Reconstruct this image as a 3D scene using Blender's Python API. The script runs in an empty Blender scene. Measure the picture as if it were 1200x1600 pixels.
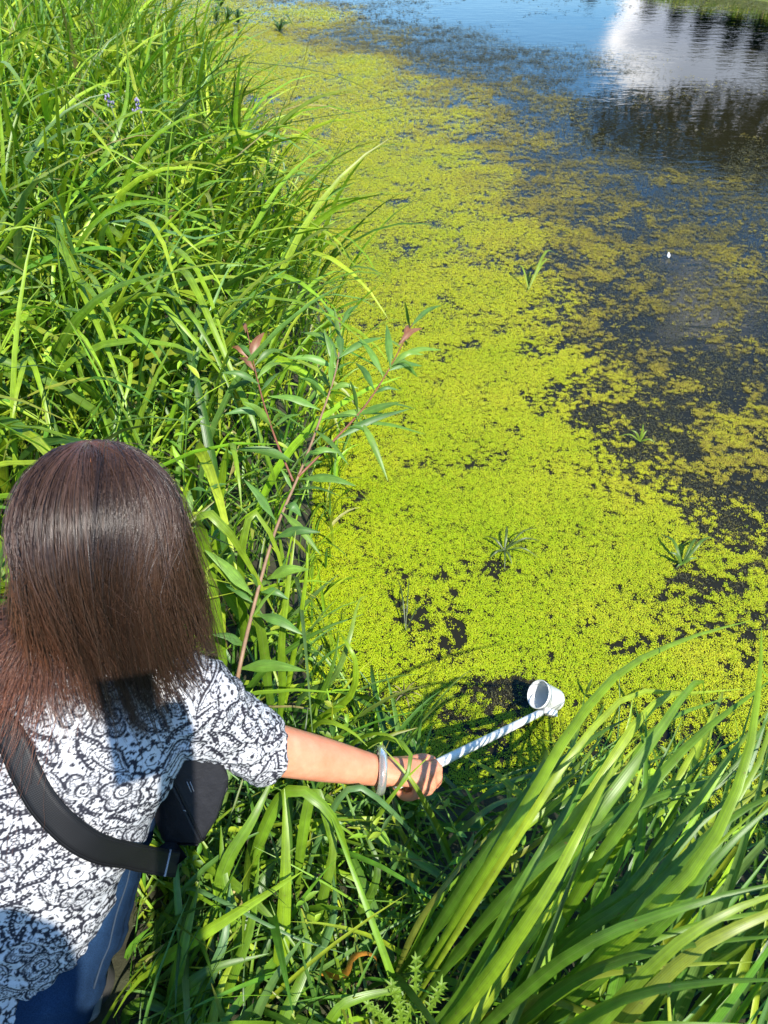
import bpy, bmesh, math, random
import numpy as np
from mathutils import Vector, Matrix
from mathutils.bvhtree import BVHTree

rng = np.random.default_rng(11)
random.seed(11)
sc = bpy.context.scene
COL = sc.collection

# ------------------------------------------------------------------ camera
CAM_H = 1.68
PITCH = math.radians(42.0)
FPX = 1164.0                       # focal length in pixels of the 1200 x 1600 frame
C0 = np.array([0.0, 0.0, CAM_H])
RGT = np.array([1.0, 0.0, 0.0])
FWD = np.array([0.0, math.cos(PITCH), -math.sin(PITCH)])
UPV = np.array([0.0, math.sin(PITCH), math.cos(PITCH)])

cam_d = bpy.data.cameras.new('camera')
cam = bpy.data.objects.new('camera', cam_d)
COL.objects.link(cam)
cam.location = C0
cam.rotation_euler = (math.pi / 2 - PITCH, 0, 0)
cam_d.sensor_fit = 'HORIZONTAL'
cam_d.sensor_width = 24.0
cam_d.lens = FPX / 1200 * 24.0
cam_d.clip_start = 0.02
cam_d.clip_end = 2000
cam_d.dof.use_dof = True
cam_d.dof.focus_distance = 1.6
cam_d.dof.aperture_fstop = 9.0
sc.camera = cam

# ------------------------------------------------------------------ light
SUN_PX = (235, 1050)               # where the shadow of the camera itself would fall
_d = RGT * (SUN_PX[0] - 600) / FPX + UPV * (800 - SUN_PX[1]) / FPX + FWD
SUN_DIR = _d / np.linalg.norm(_d)  # direction the light travels
TO_SUN = -SUN_DIR
SUN_ELEV = math.asin(TO_SUN[2])
SUN_AZ = math.atan2(TO_SUN[0], TO_SUN[1])

sun_d = bpy.data.lights.new('sun', 'SUN')
sun_d.energy = 5.0
sun_d.angle = math.radians(0.55)
sun_d.color = (1.0, 0.95, 0.86)
sun = bpy.data.objects.new('sun', sun_d)
COL.objects.link(sun)
sun.rotation_euler = Vector(SUN_DIR).to_track_quat('-Z', 'Y').to_euler()

world = bpy.data.worlds.new('World')
sc.world = world
world.use_nodes = True
wn = world.node_tree
for n in list(wn.nodes):
    wn.nodes.remove(n)


def N(tree, kind, **kw):
    n = tree.nodes.new(kind)
    for k, v in kw.items():
        if k.startswith('i_'):
            key = k[2:]
            key = int(key) if key.isdigit() else key.replace('_', ' ')
            n.inputs[key].default_value = v
        else:
            setattr(n, k, v)
    return n


def mathn(tree, op, a, b=None, c=None):
    n = tree.nodes.new('ShaderNodeMath')
    n.operation = op
    for i, v in enumerate((a, b, c)):
        if v is None:
            continue
        if isinstance(v, (int, float)):
            n.inputs[i].default_value = v
        else:
            tree.links.new(v, n.inputs[i])
    return n.outputs[0]


def ramp(tree, fac, stops):
    n = tree.nodes.new('ShaderNodeValToRGB')
    cr = n.color_ramp
    while len(cr.elements) < len(stops):
        cr.elements.new(0.5)
    for e, (p, c) in zip(cr.elements, stops):
        e.position = p
        e.color = (c, c, c, 1) if isinstance(c, (int, float)) else (*c[:3], 1)
    tree.links.new(fac, n.inputs[0])
    return n.outputs[0]


def mixc(tree, fac, a, b, blend='MIX'):
    n = tree.nodes.new('ShaderNodeMix')
    n.data_type = 'RGBA'
    n.blend_type = blend
    for sock, v in ((n.inputs[0], fac), (n.inputs[6], a), (n.inputs[7], b)):
        if hasattr(v, 'default_value') or hasattr(v, 'is_linked'):
            tree.links.new(v, sock)
        elif isinstance(v, (int, float)):
            sock.default_value = v
        else:
            sock.default_value = (*v[:3], 1)
    return n.outputs[2]


sky = N(wn, 'ShaderNodeTexSky', sky_type='NISHITA', sun_disc=False)
sky.sun_elevation = SUN_ELEV
sky.sun_rotation = SUN_AZ
sky.altitude = 300
sky.air_density = 1.0
sky.dust_density = 0.25
sky.ozone_density = 3.0
tc = N(wn, 'ShaderNodeTexCoord')
sep = N(wn, 'ShaderNodeSeparateXYZ')
wn.links.new(tc.outputs['Generated'], sep.inputs[0])
# broken cumulus: a plane of noise seen in perspective, denser to the right where the photograph mirrors it
zc = mathn(wn, 'MAXIMUM', sep.outputs[2], 0.02)
zc = mathn(wn, 'ADD', zc, 0.10)
cx = mathn(wn, 'DIVIDE', sep.outputs[0], zc)
cy = mathn(wn, 'DIVIDE', sep.outputs[1], zc)
comb = N(wn, 'ShaderNodeCombineXYZ')
wn.links.new(cx, comb.inputs[0])
wn.links.new(cy, comb.inputs[1])
cn = N(wn, 'ShaderNodeTexNoise', i_Scale=0.75, i_Detail=9.0, i_Roughness=0.55)
cn.noise_dimensions = '3D'
wn.links.new(comb.outputs[0], cn.inputs['Vector'])


def sky_dir(px, py):
    d = RGT * (px - 600) / FPX + UPV * (800 - py) / FPX + FWD
    d[2] = -d[2]
    return d / np.linalg.norm(d)


field = mathn(wn, 'MULTIPLY_ADD', cn.outputs['Fac'], 1.35, -0.175)
nrm = N(wn, 'ShaderNodeVectorMath', operation='NORMALIZE')
wn.links.new(tc.outputs['Generated'], nrm.inputs[0])
for (px, py, width, amp) in ((1020, 40, 0.050, 0.26), (1120, 95, 0.065, 0.34), (1190, 115, 0.07, 0.34), (1000, 115, 0.09, 0.30), (880, 125, 0.08, 0.24), (1120, 150, 0.08, 0.20),
                             (560, 12, 0.035, 0.16), (660, 4, 0.035, 0.16), (800, 40, 0.13, -0.25), (1020, 215, 0.08, -0.30), (1150, 215, 0.09, -0.30),
                             (880, 215, 0.09, -0.25), (1050, 320, 0.12, 0.14), (1170, 330, 0.12, 0.14)):
    dv = N(wn, 'ShaderNodeVectorMath', operation='DISTANCE')
    wn.links.new(nrm.outputs[0], dv.inputs[0])
    dv.inputs[1].default_value = sky_dir(px, py)
    q = mathn(wn, 'DIVIDE', dv.outputs['Value'], width)
    q = mathn(wn, 'MULTIPLY', q, q)
    q = mathn(wn, 'MULTIPLY', q, -1.0)
    q = mathn(wn, 'EXPONENT', q)
    field = mathn(wn, 'MULTIPLY_ADD', q, amp, field)
cov = ramp(wn, field, [(0.63, 0.0), (0.72, 1.0)])
thick = ramp(wn, field, [(0.64, (1.0, 1.0, 1.0)), (0.74, (1.0, 1.0, 1.02)), (0.86, (0.50, 0.54, 0.62)), (1.0, (0.34, 0.38, 0.46))])
bg_sky = N(wn, 'ShaderNodeBackground', i_Strength=0.15)
sat = N(wn, 'ShaderNodeHueSaturation', i_Saturation=1.35, i_Value=1.1)
wn.links.new(sky.outputs[0], sat.inputs['Color'])
wn.links.new(sat.outputs[0], bg_sky.inputs[0])
bg_cl = N(wn, 'ShaderNodeBackground', i_Strength=1.6)
wn.links.new(thick, bg_cl.inputs[0])
mx = N(wn, 'ShaderNodeMixShader')
wn.links.new(cov, mx.inputs[0])
wn.links.new(bg_sky.outputs[0], mx.inputs[1])
wn.links.new(bg_cl.outputs[0], mx.inputs[2])
wo = N(wn, 'ShaderNodeOutputWorld')
wn.links.new(mx.outputs[0], wo.inputs[0])

sc.view_settings.view_transform = 'Standard'
sc.view_settings.look = 'None'
sc.view_settings.gamma = 1.0
sc.view_settings.use_curve_mapping = False
sc.view_settings.exposure = 0.78
sc.render.engine = 'CYCLES'
sc.cycles.max_bounces = 6
sc.cycles.transparent_max_bounces = 8
sc.cycles.caustics_reflective = False
sc.cycles.caustics_refractive = False
sc.cycles.use_denoising = True


# ------------------------------------------------------------------ helpers
def unit(v):
    v = np.asarray(v, float)
    return v / max(np.linalg.norm(v), 1e-9)


def P(px, py, d):
    """point at camera depth d behind frame position (px, py) of the 1200 x 1600 photograph"""
    return C0 + d * (RGT * (px - 600) / FPX + UPV * (800 - py) / FPX + FWD)


def PZ(px, py, z):
    v = RGT * (px - 600) / FPX + UPV * (800 - py) / FPX + FWD
    return C0 + v * ((z - CAM_H) / v[2])


def project(p):
    q = np.asarray(p) - C0
    d = q @ FWD
    return 600 + FPX * (q @ RGT) / d, 800 - FPX * (q @ UPV) / d, d


def hash2(ix, iy, seed):
    h = (ix.astype(np.int64) * 374761393 + iy.astype(np.int64) * 668265263 + seed * 1442695041) & 0x7fffffff
    h = ((h ^ (h >> 13)) * 1274126177) & 0x7fffffff
    h = ((h ^ (h >> 16)) * 2246822519) & 0x7fffffff
    return ((h ^ (h >> 15)) & 0xffffff) / float(0xffffff)


def vnoise(x, y, seed=0):
    x = np.asarray(x, float); y = np.asarray(y, float)
    ix = np.floor(x); iy = np.floor(y)
    fx = x - ix; fy = y - iy
    fx = fx * fx * (3 - 2 * fx); fy = fy * fy * (3 - 2 * fy)
    a = hash2(ix, iy, seed); b = hash2(ix + 1, iy, seed)
    c = hash2(ix, iy + 1, seed); d = hash2(ix + 1, iy + 1, seed)
    return (a * (1 - fx) + b * fx) * (1 - fy) + (c * (1 - fx) + d * fx) * fy


def fbm(x, y, octaves=4, seed=0, gain=0.5):
    s = 0.0; amp = 1.0; tot = 0.0
    for o in range(octaves):
        s = s + amp * vnoise(x * 2 ** o + 17.3 * o, y * 2 ** o - 9.1 * o, seed + o)
        tot += amp; amp *= gain
    return s / tot


def sstep(a, b, x):
    t = np.clip((x - a) / (b - a), 0, 1)
    return t * t * (3 - 2 * t)


def link(name, me, mat=None, parent=None, smooth=True):
    o = bpy.data.objects.new(name, me)
    COL.objects.link(o)
    if mat is not None and not me.materials:
        me.materials.append(mat)
    if smooth and len(me.polygons):
        me.polygons.foreach_set('use_smooth', np.ones(len(me.polygons), bool))
    if parent is not None:
        o.parent = parent
    return o


def mesh_from(verts, faces, name='mesh'):
    me = bpy.data.meshes.new(name)
    me.from_pydata([tuple(v) for v in verts], [], [tuple(f) for f in faces])
    me.update()
    return me


def mesh_np(verts, quads, name='mesh', col=None, uv=None):
    """fast mesh from numpy arrays; quads (n,4) or tris (n,3)"""
    verts = np.asarray(verts, np.float32); quads = np.asarray(quads, np.int32)
    me = bpy.data.meshes.new(name)
    nv, nf, k = len(verts), len(quads), quads.shape[1]
    me.vertices.add(nv); me.vertices.foreach_set('co', verts.ravel())
    me.loops.add(nf * k); me.loops.foreach_set('vertex_index', quads.ravel())
    me.polygons.add(nf)
    me.polygons.foreach_set('loop_start', np.arange(0, nf * k, k, dtype=np.int32))
    me.polygons.foreach_set('loop_total', np.full(nf, k, np.int32))
    me.update(calc_edges=True)
    if col is not None:
        a = me.attributes.new('col', 'FLOAT_COLOR', 'POINT')
        c4 = np.ones((nv, 4), np.float32); c4[:, :3] = col
        a.data.foreach_set('color', c4.ravel())
    if uv is not None:
        l = me.uv_layers.new(name='UVMap')
        l.data.foreach_set('uv', np.asarray(uv, np.float32)[quads.ravel()].ravel())
    return me


def empty(name, loc=(0, 0, 0)):
    o = bpy.data.objects.new(name, None)
    o.empty_display_size = 0.1
    COL.objects.link(o)
    o.location = loc
    return o


def tag(o, label=None, cat=None, group=None, kind=None):
    if label: o['label'] = label
    if cat: o['category'] = cat
    if group: o['group'] = group
    if kind: o['kind'] = kind
    return o


def put_under(o, root):
    """parent o under root keeping the world placement (root has only a translation)"""
    o.parent = root
    o.location = o.location - root.location


# ------------------------------------------------------------------ materials
def new_mat(name):
    m = bpy.data.materials.new(name)
    m.use_nodes = True
    t = m.node_tree
    bs = t.nodes['Principled BSDF']
    return m, t, bs


def leaf_material(name, rough=0.40, trans=0.32, ribs=44.0, gain=1.0, spec=0.5):
    m, t, bs = new_mat(name)
    at = N(t, 'ShaderNodeAttribute', attribute_name='col')
    uv = N(t, 'ShaderNodeUVMap')
    sp = N(t, 'ShaderNodeSeparateXYZ'); t.links.new(uv.outputs[0], sp.inputs[0])
    # parallel veins, a paler midrib, mottling and yellowed scraps
    w = mathn(t, 'SINE', mathn(t, 'MULTIPLY', sp.outputs[0], ribs))
    mid = mathn(t, 'ABSOLUTE', mathn(t, 'SUBTRACT', sp.outputs[0], 0.5))
    rib = ramp(t, mid, [(0.0, 1.0), (0.07, 0.0)])
    geo = N(t, 'ShaderNodeNewGeometry')
    nz = N(t, 'ShaderNodeTexNoise', i_Scale=42.0, i_Detail=4.0)
    t.links.new(geo.outputs['Position'], nz.inputs['Vector'])
    vari = ramp(t, nz.outputs['Fac'], [(0.3, 0.78), (0.7, 1.22)])
    cmb = N(t, 'ShaderNodeCombineXYZ')
    t.links.new(mathn(t, 'MULTIPLY', sp.outputs[0], 16.0), cmb.inputs[0]); t.links.new(mathn(t, 'MULTIPLY', sp.outputs[1], 3.0), cmb.inputs[1])
    pz = N(t, 'ShaderNodeVectorMath', operation='MULTIPLY_ADD'); t.links.new(geo.outputs['Position'], pz.inputs[0]); pz.inputs[1].default_value = (.4, .4, .4)
    t.links.new(cmb.outputs[0], pz.inputs[2])
    st_ = N(t, 'ShaderNodeTexNoise', i_Scale=1.0, i_Detail=5.0, i_Roughness=0.7); t.links.new(pz.outputs[0], st_.inputs['Vector'])
    streak = ramp(t, st_.outputs['Fac'], [(0.32, 0.66), (0.5, 1.0), (0.7, 1.3)])
    base = mixc(t, 1.0, at.outputs['Color'], vari, 'MULTIPLY')
    base = mixc(t, 1.0, base, streak, 'MULTIPLY')
    sp2 = N(t, 'ShaderNodeTexNoise', i_Scale=130.0, i_Detail=2.0); t.links.new(geo.outputs['Position'], sp2.inputs['Vector'])
    base = mixc(t, ramp(t, sp2.outputs['Fac'], [(0.70, 0.0), (0.76, 0.7)]), base, (0.16, 0.11, 0.03))
    base = mixc(t, mathn(t, 'MULTIPLY', rib, 0.22), base, (0.24, 0.34, 0.08))
    t.links.new(base, bs.inputs['Base Color'])
    bs.inputs['Roughness'].default_value = rough
    bs.inputs['Specular IOR Level'].default_value = spec
    bp = N(t, 'ShaderNodeBump', i_Strength=0.10, i_Distance=0.0006)
    t.links.new(w, bp.inputs['Height'])
    t.links.new(bp.outputs[0], bs.inputs['Normal'])
    tr = N(t, 'ShaderNodeBsdfTranslucent')
    tcx = mixc(t, 1.0, base, (1.25 * gain, 1.3 * gain, 0.45 * gain), 'MULTIPLY')
    t.links.new(tcx, tr.inputs['Color'])
    mxs = N(t, 'ShaderNodeMixShader'); mxs.inputs[0].default_value = trans
    t.links.new(bs.outputs[0], mxs.inputs[1]); t.links.new(tr.outputs[0], mxs.inputs[2])
    t.links.new(mxs.outputs[0], t.nodes['Material Output'].inputs[0])
    return m


M = {}
M['blade'] = leaf_material('blade_leaf')
M['herb'] = leaf_material('herb_leaf', rough=0.5, trans=0.3, ribs=40)
M['willow'] = leaf_material('willow_leaf', rough=0.45, trans=0.3, ribs=0.0)


def simple_mat(name, color, rough=0.5, spec=0.5, noise=None, bump=None, metallic=0.0, var=0.25):
    m, t, bs = new_mat(name)
    bs.inputs['Roughness'].default_value = rough
    bs.inputs['Specular IOR Level'].default_value = spec
    bs.inputs['Metallic'].default_value = metallic
    if noise:
        tc_ = N(t, 'ShaderNodeTexCoord')
        nz = N(t, 'ShaderNodeTexNoise', i_Scale=noise, i_Detail=6.0, i_Roughness=0.6)
        t.links.new(tc_.outputs['Object'], nz.inputs['Vector'])
        v = ramp(t, nz.outputs['Fac'], [(0.25, 1 - var), (0.75, 1 + var)])
        c = mixc(t, 1.0, color, v, 'MULTIPLY')
        t.links.new(c, bs.inputs['Base Color'])
        if bump:
            bp = N(t, 'ShaderNodeBump', i_Strength=bump[0], i_Distance=bump[1])
            t.links.new(nz.outputs['Fac'], bp.inputs['Height'])
            t.links.new(bp.outputs[0], bs.inputs['Normal'])
    else:
        bs.inputs['Base Color'].default_value = (*color, 1)
    return m


def attr_mat(name, rough=0.5, spec=0.4, noise=None, var=0.25, bump=None):
    m, t, bs = new_mat(name)
    at = N(t, 'ShaderNodeAttribute', attribute_name='col')
    out = at.outputs['Color']
    if noise:
        geo = N(t, 'ShaderNodeNewGeometry')
        nz = N(t, 'ShaderNodeTexNoise', i_Scale=noise, i_Detail=5.0)
        t.links.new(geo.outputs['Position'], nz.inputs['Vector'])
        out = mixc(t, 1.0, out, ramp(t, nz.outputs['Fac'], [(0.3, 1 - var), (0.7, 1 + var)]), 'MULTIPLY')
        if bump:
            bp = N(t, 'ShaderNodeBump', i_Strength=bump[0], i_Distance=bump[1])
            t.links.new(nz.outputs['Fac'], bp.inputs['Height'])
            t.links.new(bp.outputs[0], bs.inputs['Normal'])
    t.links.new(out, bs.inputs['Base Color'])
    bs.inputs['Roughness'].default_value = rough
    bs.inputs['Specular IOR Level'].default_value = spec
    return m


# ------------------------------------------------------------------ the pond and its banks
near_shore_px = [(185, -8), (210, 60), (258, 150), (330, 215), (385, 262), (370, 300), (375, 340), (440, 400), (500, 470), (505, 560), (490, 660),
                 (490, 780), (488, 880), (470, 980), (480, 1060), (520, 1130), (600, 1190), (720, 1235), (860, 1250), (1010, 1275), (1220, 1330)]
shore = [PZ(a, b, 0.0)[:2] for a, b in near_shore_px]
POND = np.array([(-6.5, 24.0)] + [tuple(s) for s in shore] +
                [(1.6, 0.75), (3.2, 0.9), (6.0, 2.2), (8.4, 5.0), (8.2, 8.4), (6.6, 11.2), (5.55, 12.35), (4.8, 13.3), (4.0, 14.2), (3.2, 17.5), (1.0, 22.0), (-2.5, 24.5)])


def pond_dist(x, y):
    """signed distance to the waterline, positive on land"""
    x = np.asarray(x, float); y = np.asarray(y, float)
    best = np.full(x.shape, 1e9); inside = np.zeros(x.shape, bool)
    n = len(POND)
    for i in range(n):
        x0, y0 = POND[i]; x1, y1 = POND[(i + 1) % n]
        dx, dy = x1 - x0, y1 - y0
        t = np.clip(((x - x0) * dx + (y - y0) * dy) / (dx * dx + dy * dy), 0, 1)
        best = np.minimum(best, np.hypot(x - x0 - t * dx, y - y0 - t * dy))
        cond = (y0 > y) != (y1 > y)
        with np.errstate(divide='ignore', invalid='ignore'):
            xi = x0 + (y - y0) / (dy if dy else 1e-9) * dx
        inside ^= cond & (x < xi)
    return np.where(inside, -best, best)


def ground_z(x, y):
    d = pond_dist(x, y)
    land = 0.20 * (1 - np.exp(-np.maximum(d, 0) / 0.22)) + 0.16 * (1 - np.exp(-np.maximum(d, 0) / 2.0))
    land = land + (fbm(x * 3, y * 3, 3, 5) - 0.5) * 0.08 * sstep(0, 0.4, d) + (fbm(x * 0.05, y * 0.05, 3, 8) - 0.5) * 1.2 * sstep(8, 60, d)
    bed = -np.minimum(0.6, np.maximum(-d, 0) * 0.7)
    return np.where(d > 0, land, bed)


gu = np.linspace(-1, 1, 241)
gx = 160 * np.sinh(gu * 5.2) / math.sinh(5.2)
gy = 160 * np.sinh(gu * 5.2) / math.sinh(5.2) + 1.2
GX, GY = np.meshgrid(gx, gy)
GZ = ground_z(GX, GY)
gv = np.stack([GX.ravel(), GY.ravel(), GZ.ravel()], 1)
nn = len(gu)
ii = np.arange(nn * nn).reshape(nn, nn)
gq = np.stack([ii[:-1, :-1].ravel(), ii[:-1, 1:].ravel(), ii[1:, 1:].ravel(), ii[1:, :-1].ravel()], 1)
m, t, bs = new_mat('bank_soil')
geo = N(t, 'ShaderNodeNewGeometry')
nz = N(t, 'ShaderNodeTexNoise', i_Scale=9.0, i_Detail=8.0, i_Roughness=0.65)
t.links.new(geo.outputs['Position'], nz.inputs['Vector'])
sepd = N(t, 'ShaderNodeVectorMath', operation='LENGTH')
t.links.new(geo.outputs['Position'], sepd.inputs[0])
soil = ramp(t, nz.outputs['Fac'], [(0.3, (0.018, 0.015, 0.008)), (0.55, (0.035, 0.036, 0.014)), (0.75, (0.05, 0.06, 0.02))])
meadow = ramp(t, nz.outputs['Fac'], [(0.3, (0.06, 0.09, 0.015)), (0.7, (0.16, 0.18, 0.03))])
far_f = ramp(t, mathn(t, 'DIVIDE', sepd.outputs['Value'], 20.0), [(0.3, 0.0), (0.6, 1.0)])
t.links.new(mixc(t, far_f, soil, meadow), bs.inputs['Base Color'])
bs.inputs['Roughness'].default_value = 0.9
bp = N(t, 'ShaderNodeBump', i_Strength=0.7, i_Distance=0.03)
t.links.new(nz.outputs['Fac'], bp.inputs['Height']); t.links.new(bp.outputs[0], bs.inputs['Normal'])
M['soil'] = m
ground = link('ground', mesh_np(gv, gq, 'ground'), M['soil'])
tag(ground, kind='structure')

m, t, bs = new_mat('pond_water')
geo = N(t, 'ShaderNodeNewGeometry')
bs.inputs['Base Color'].default_value = (0.016, 0.015, 0.007, 1)
bs.inputs['Roughness'].default_value = 0.03
bs.inputs['IOR'].default_value = 1.33
mp = N(t, 'ShaderNodeMapping'); mp.inputs['Scale'].default_value = (1.0, 1.9, 1.0)
mp.inputs['Rotation'].default_value = (0, 0, math.radians(-12))
t.links.new(geo.outputs['Position'], mp.inputs['Vector'])
n1 = N(t, 'ShaderNodeTexNoise', i_Scale=4.5, i_Detail=3.0, i_Roughness=0.55)
t.links.new(mp.outputs[0], n1.inputs['Vector'])
n2 = N(t, 'ShaderNodeTexNoise', i_Scale=0.6, i_Detail=2.0)
t.links.new(geo.outputs['Position'], n2.inputs['Vector'])
ruff = ramp(t, n2.outputs['Fac'], [(0.4, 0.25), (0.65, 1.0)])
h1 = mathn(t, 'MULTIPLY', n1.outputs['Fac'], ruff)
# ring ripples spreading from one point of the open water
rc = PZ(1018, 222, 0.0)
dv = N(t, 'ShaderNodeVectorMath', operation='DISTANCE'); dv.inputs[1].default_value = rc
t.links.new(geo.outputs['Position'], dv.inputs[0])
ring = mathn(t, 'SINE', mathn(t, 'MULTIPLY', dv.outputs['Value'], 55.0))
env = ramp(t, dv.outputs['Value'], [(0.18, 0.0), (0.27, 1.0), (0.34, 1.0), (0.42, 0.0)])
ring = mathn(t, 'MULTIPLY', ring, env)
hh = mathn(t, 'MULTIPLY_ADD', ring, 0.06, h1)
bp = N(t, 'ShaderNodeBump', i_Strength=0.20, i_Distance=0.02)
t.links.new(hh, bp.inputs['Height']); t.links.new(bp.outputs[0], bs.inputs['Normal'])
M['water'] = m
wv = [(-14, -2, 0), (14, -2, 0), (14, 32, 0), (-14, 32, 0)]
water = link('water', mesh_from(wv, [(0, 1, 2, 3)]), M['water'])
tag(water, kind='structure')

# ------------------------------------------------------------------ duckweed: real fronds in little rafts
m, t, bs = new_mat('duckweed_fronds')
at = N(t, 'ShaderNodeAttribute', attribute_name='col')
geo = N(t, 'ShaderNodeNewGeometry')
nz = N(t, 'ShaderNodeTexNoise', i_Scale=2.2, i_Detail=6.0, i_Roughness=0.62)
t.links.new(geo.outputs['Position'], nz.inputs['Vector'])
ai = N(t, 'ShaderNodeAttribute', attribute_name='tone'); ai.attribute_type = 'INSTANCER'
tone = mathn(t, 'ADD', ai.outputs['Fac'], mathn(t, 'MULTIPLY', mathn(t, 'SUBTRACT', nz.outputs['Fac'], 0.5), 0.7))
hue = ramp(t, tone, [(0.0, (0.33, 0.46, 0.005)), (0.45, (0.54, 0.55, 0.02)), (0.72, (0.36, 0.30, 0.03)), (0.9, (0.17, 0.15, 0.03)), (1.0, (0.085, 0.085, 0.03))])
colr = mixc(t, 1.0, hue, at.outputs['Color'], 'MULTIPLY')
t.links.new(colr, bs.inputs['Base Color'])
bs.inputs['Roughness'].default_value = 0.45
bs.inputs['Specular IOR Level'].default_value = 0.3
tr = N(t, 'ShaderNodeBsdfTranslucent'); t.links.new(colr, tr.inputs['Color'])
mxs = N(t, 'ShaderNodeMixShader'); mxs.inputs[0].default_value = 0.2
t.links.new(bs.outputs[0], mxs.inputs[1]); t.links.new(tr.outputs[0], mxs.inputs[2])
t.links.new(mxs.outputs[0], t.nodes['Material Output'].inputs[0])
M['duckweed'] = m


def raft(nf, spread, rmin, rmax):
    vs, fs, cs = [], [], []
    for k in range(nf):
        rr = spread * math.sqrt(rng.random()); a = rng.random() * 6.283
        c = np.array([rr * math.cos(a), rr * math.sin(a), 0.0012 + 0.004 * rng.random()])
        r = rng.uniform(rmin, rmax); rot = rng.random() * 6.283
        tx, ty = rng.normal(0, 0.20, 2)
        b = 0.72 + 0.5 * rng.random()
        if rng.random() < 0.12: b *= 0.55
        tint = np.array([b * rng.uniform(0.9, 1.12), b, b * rng.uniform(0.6, 2.2)])
        i0 = len(vs)
        for j in range(6):
            q = rot + j * 1.0472
            x = r * math.cos(q); y = 0.78 * r * math.sin(q)
            x, y = x * math.cos(rot) - y * math.sin(rot), x * math.sin(rot) + y * math.cos(rot)
            vs.append(c + (x, y, x * tx + y * ty)); cs.append(tint)
        fs += [(i0, i0 + 1, i0 + 2, i0 + 3), (i0, i0 + 3, i0 + 4, i0 + 5)]
    return mesh_np(np.array(vs), np.array(fs), 'duckweed_raft', col=np.array(cs))


rafts = bpy.data.collections.new('duckweed_rafts')
for k in range(5):
    me = raft(24, 0.0098, 0.0013, 0.0022); me.materials.append(M['duckweed'])
    rafts.objects.link(bpy.data.objects.new('raft_a%d' % k, me))
for k in range(5):
    me = raft(7, 0.0062, 0.0012, 0.0022); me.materials.append(M['duckweed'])
    rafts.objects.link(bpy.data.objects.new('raft_b%d' % k, me))

# how much of the surface the mat covers at places of the pond (frame position -> share, brownness)
dens_px = [(300, 30, .99, .38), (400, 100, .99, .38), (500, 20, .97, .4), (540, 12, .60, .6), (600, 60, .62, .72), (560, 110, .95, .42), (690, 110, .62, .8), (700, 70, .42, 1.0),
           (620, 20, .26, 1.0), (560, 0, .22, 1.0), (760, 90, .42, 1.0), (640, 130, .80, .5), (850, 110, .34, 1.0), (930, 140, .14, 1.0), (800, 125, .66, .82), (730, 150, .76, .62), (860, 160, .68, .78), (900, 190, .50, .82),
           (720, 20, .0, .9), (850, 50, .0, .9), (1000, 60, .0, .5), (1150, 100, .0, .5), (1050, 180, .0, .5), (1180, 190, .0, .5), (960, 190, .03, .9), (1000, 225, .06, .9),
           (1100, 240, .12, .95), (1180, 260, .44, .88), (950, 240, .58, .8), (1030, 290, .56, .8), (1150, 310, .56, .8), (880, 240, .62, .72), (790, 200, .74, .62), (700, 190, .84, .5),
           (600, 180, .97, .4), (560, 260, .985, .35), (680, 260, .92, .4), (760, 280, .80, .5), (850, 300, .72, .68), (950, 340, .64, .7), (1050, 370, .58, .76), (1060, 410, .36, .72), (1150, 400, .55, .72),
           (1180, 450, .55, .7), (1000, 430, .55, .7), (900, 390, .66, .6), (800, 380, .78, .48), (700, 360, .91, .35), (600, 380, .95, .3), (640, 370, .86, .3), (650, 480, .95, .25), (750, 470, .82, .35), (850, 470, .72, .5),
           (950, 520, .58, .6), (1050, 530, .48, .68), (1150, 540, .44, .68), (1190, 600, .44, .66), (1080, 610, .50, .6), (950, 620, .62, .5), (1000, 680, .50, .5), (860, 570, .80, .4), (760, 580, .90, .25),
           (650, 600, .975, .2), (700, 700, .975, .15), (800, 680, .92, .22), (900, 720, .80, .3), (1000, 750, .60, .42), (1100, 740, .44, .55), (1180, 760, .36, .55), (1150, 690, .45, .55), (1180, 830, .46, .45), (1100, 890, .66, .35),
           (1000, 850, .93, .15), (900, 820, .95, .12), (760, 800, .93, .1), (650, 830, .97, .08), (560, 900, .94, .1), (700, 950, .86, .12), (850, 930, .94, .1), (980, 950, .92, .15), (1080, 960, .80, .25), (1180, 960, .72, .3),
           (1150, 1050, .85, .3), (1000, 1080, .93, .15), (900, 1060, .97, .08), (780, 1020, .93, .1), (760, 1085, .42, .15), (800, 1075, .40, .15), (720, 1100, .45, .15), (840, 1040, .75, .1), (700, 1060, .86, .12), (600, 1020, .95, .1),
           (560, 1080, .92, .1), (640, 1120, .9, .1), (740, 1150, .9, .1), (850, 1180, .95, .1), (1000, 1180, .9, .2), (530, 980, .93, .1), (900, 1250, .9, .2), (600, 1200, .9, .15), (1200, 1150, .85, .25)]
dpts = np.array([(*PZ(a, b, 0.0)[:2], c, e) for a, b, c, e in dens_px])


def cover(x, y):
    """share of surface covered and brownness, blended from the table in log-distance space"""
    def warp(x, y):
        r = np.hypot(x, y)
        return np.stack([x / (0.5 + r) * 4.5, np.log(0.3 + r) * 3.0], -1)
    w = warp(x, y); wp = warp(dpts[:, 0], dpts[:, 1])
    den = np.zeros(len(x)); br = np.zeros(len(x)); tot = np.zeros(len(x))
    for (u, v), c, e in zip(wp, dpts[:, 2], dpts[:, 3]):
        k = 1.0 / ((w[:, 0] - u) ** 2 + (w[:, 1] - v) ** 2 + 0.004) ** 2.0
        den += k * c; br += k * e; tot += k
    return den / tot, br / tot


def rank_uniform(v):
    r = np.empty(len(v)); r[np.argsort(v)] = np.linspace(0, 1, len(v)); return r


_sx = rng.uniform(-8, 8, 60000); _sy = rng.uniform(0, 20, 60000)


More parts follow.
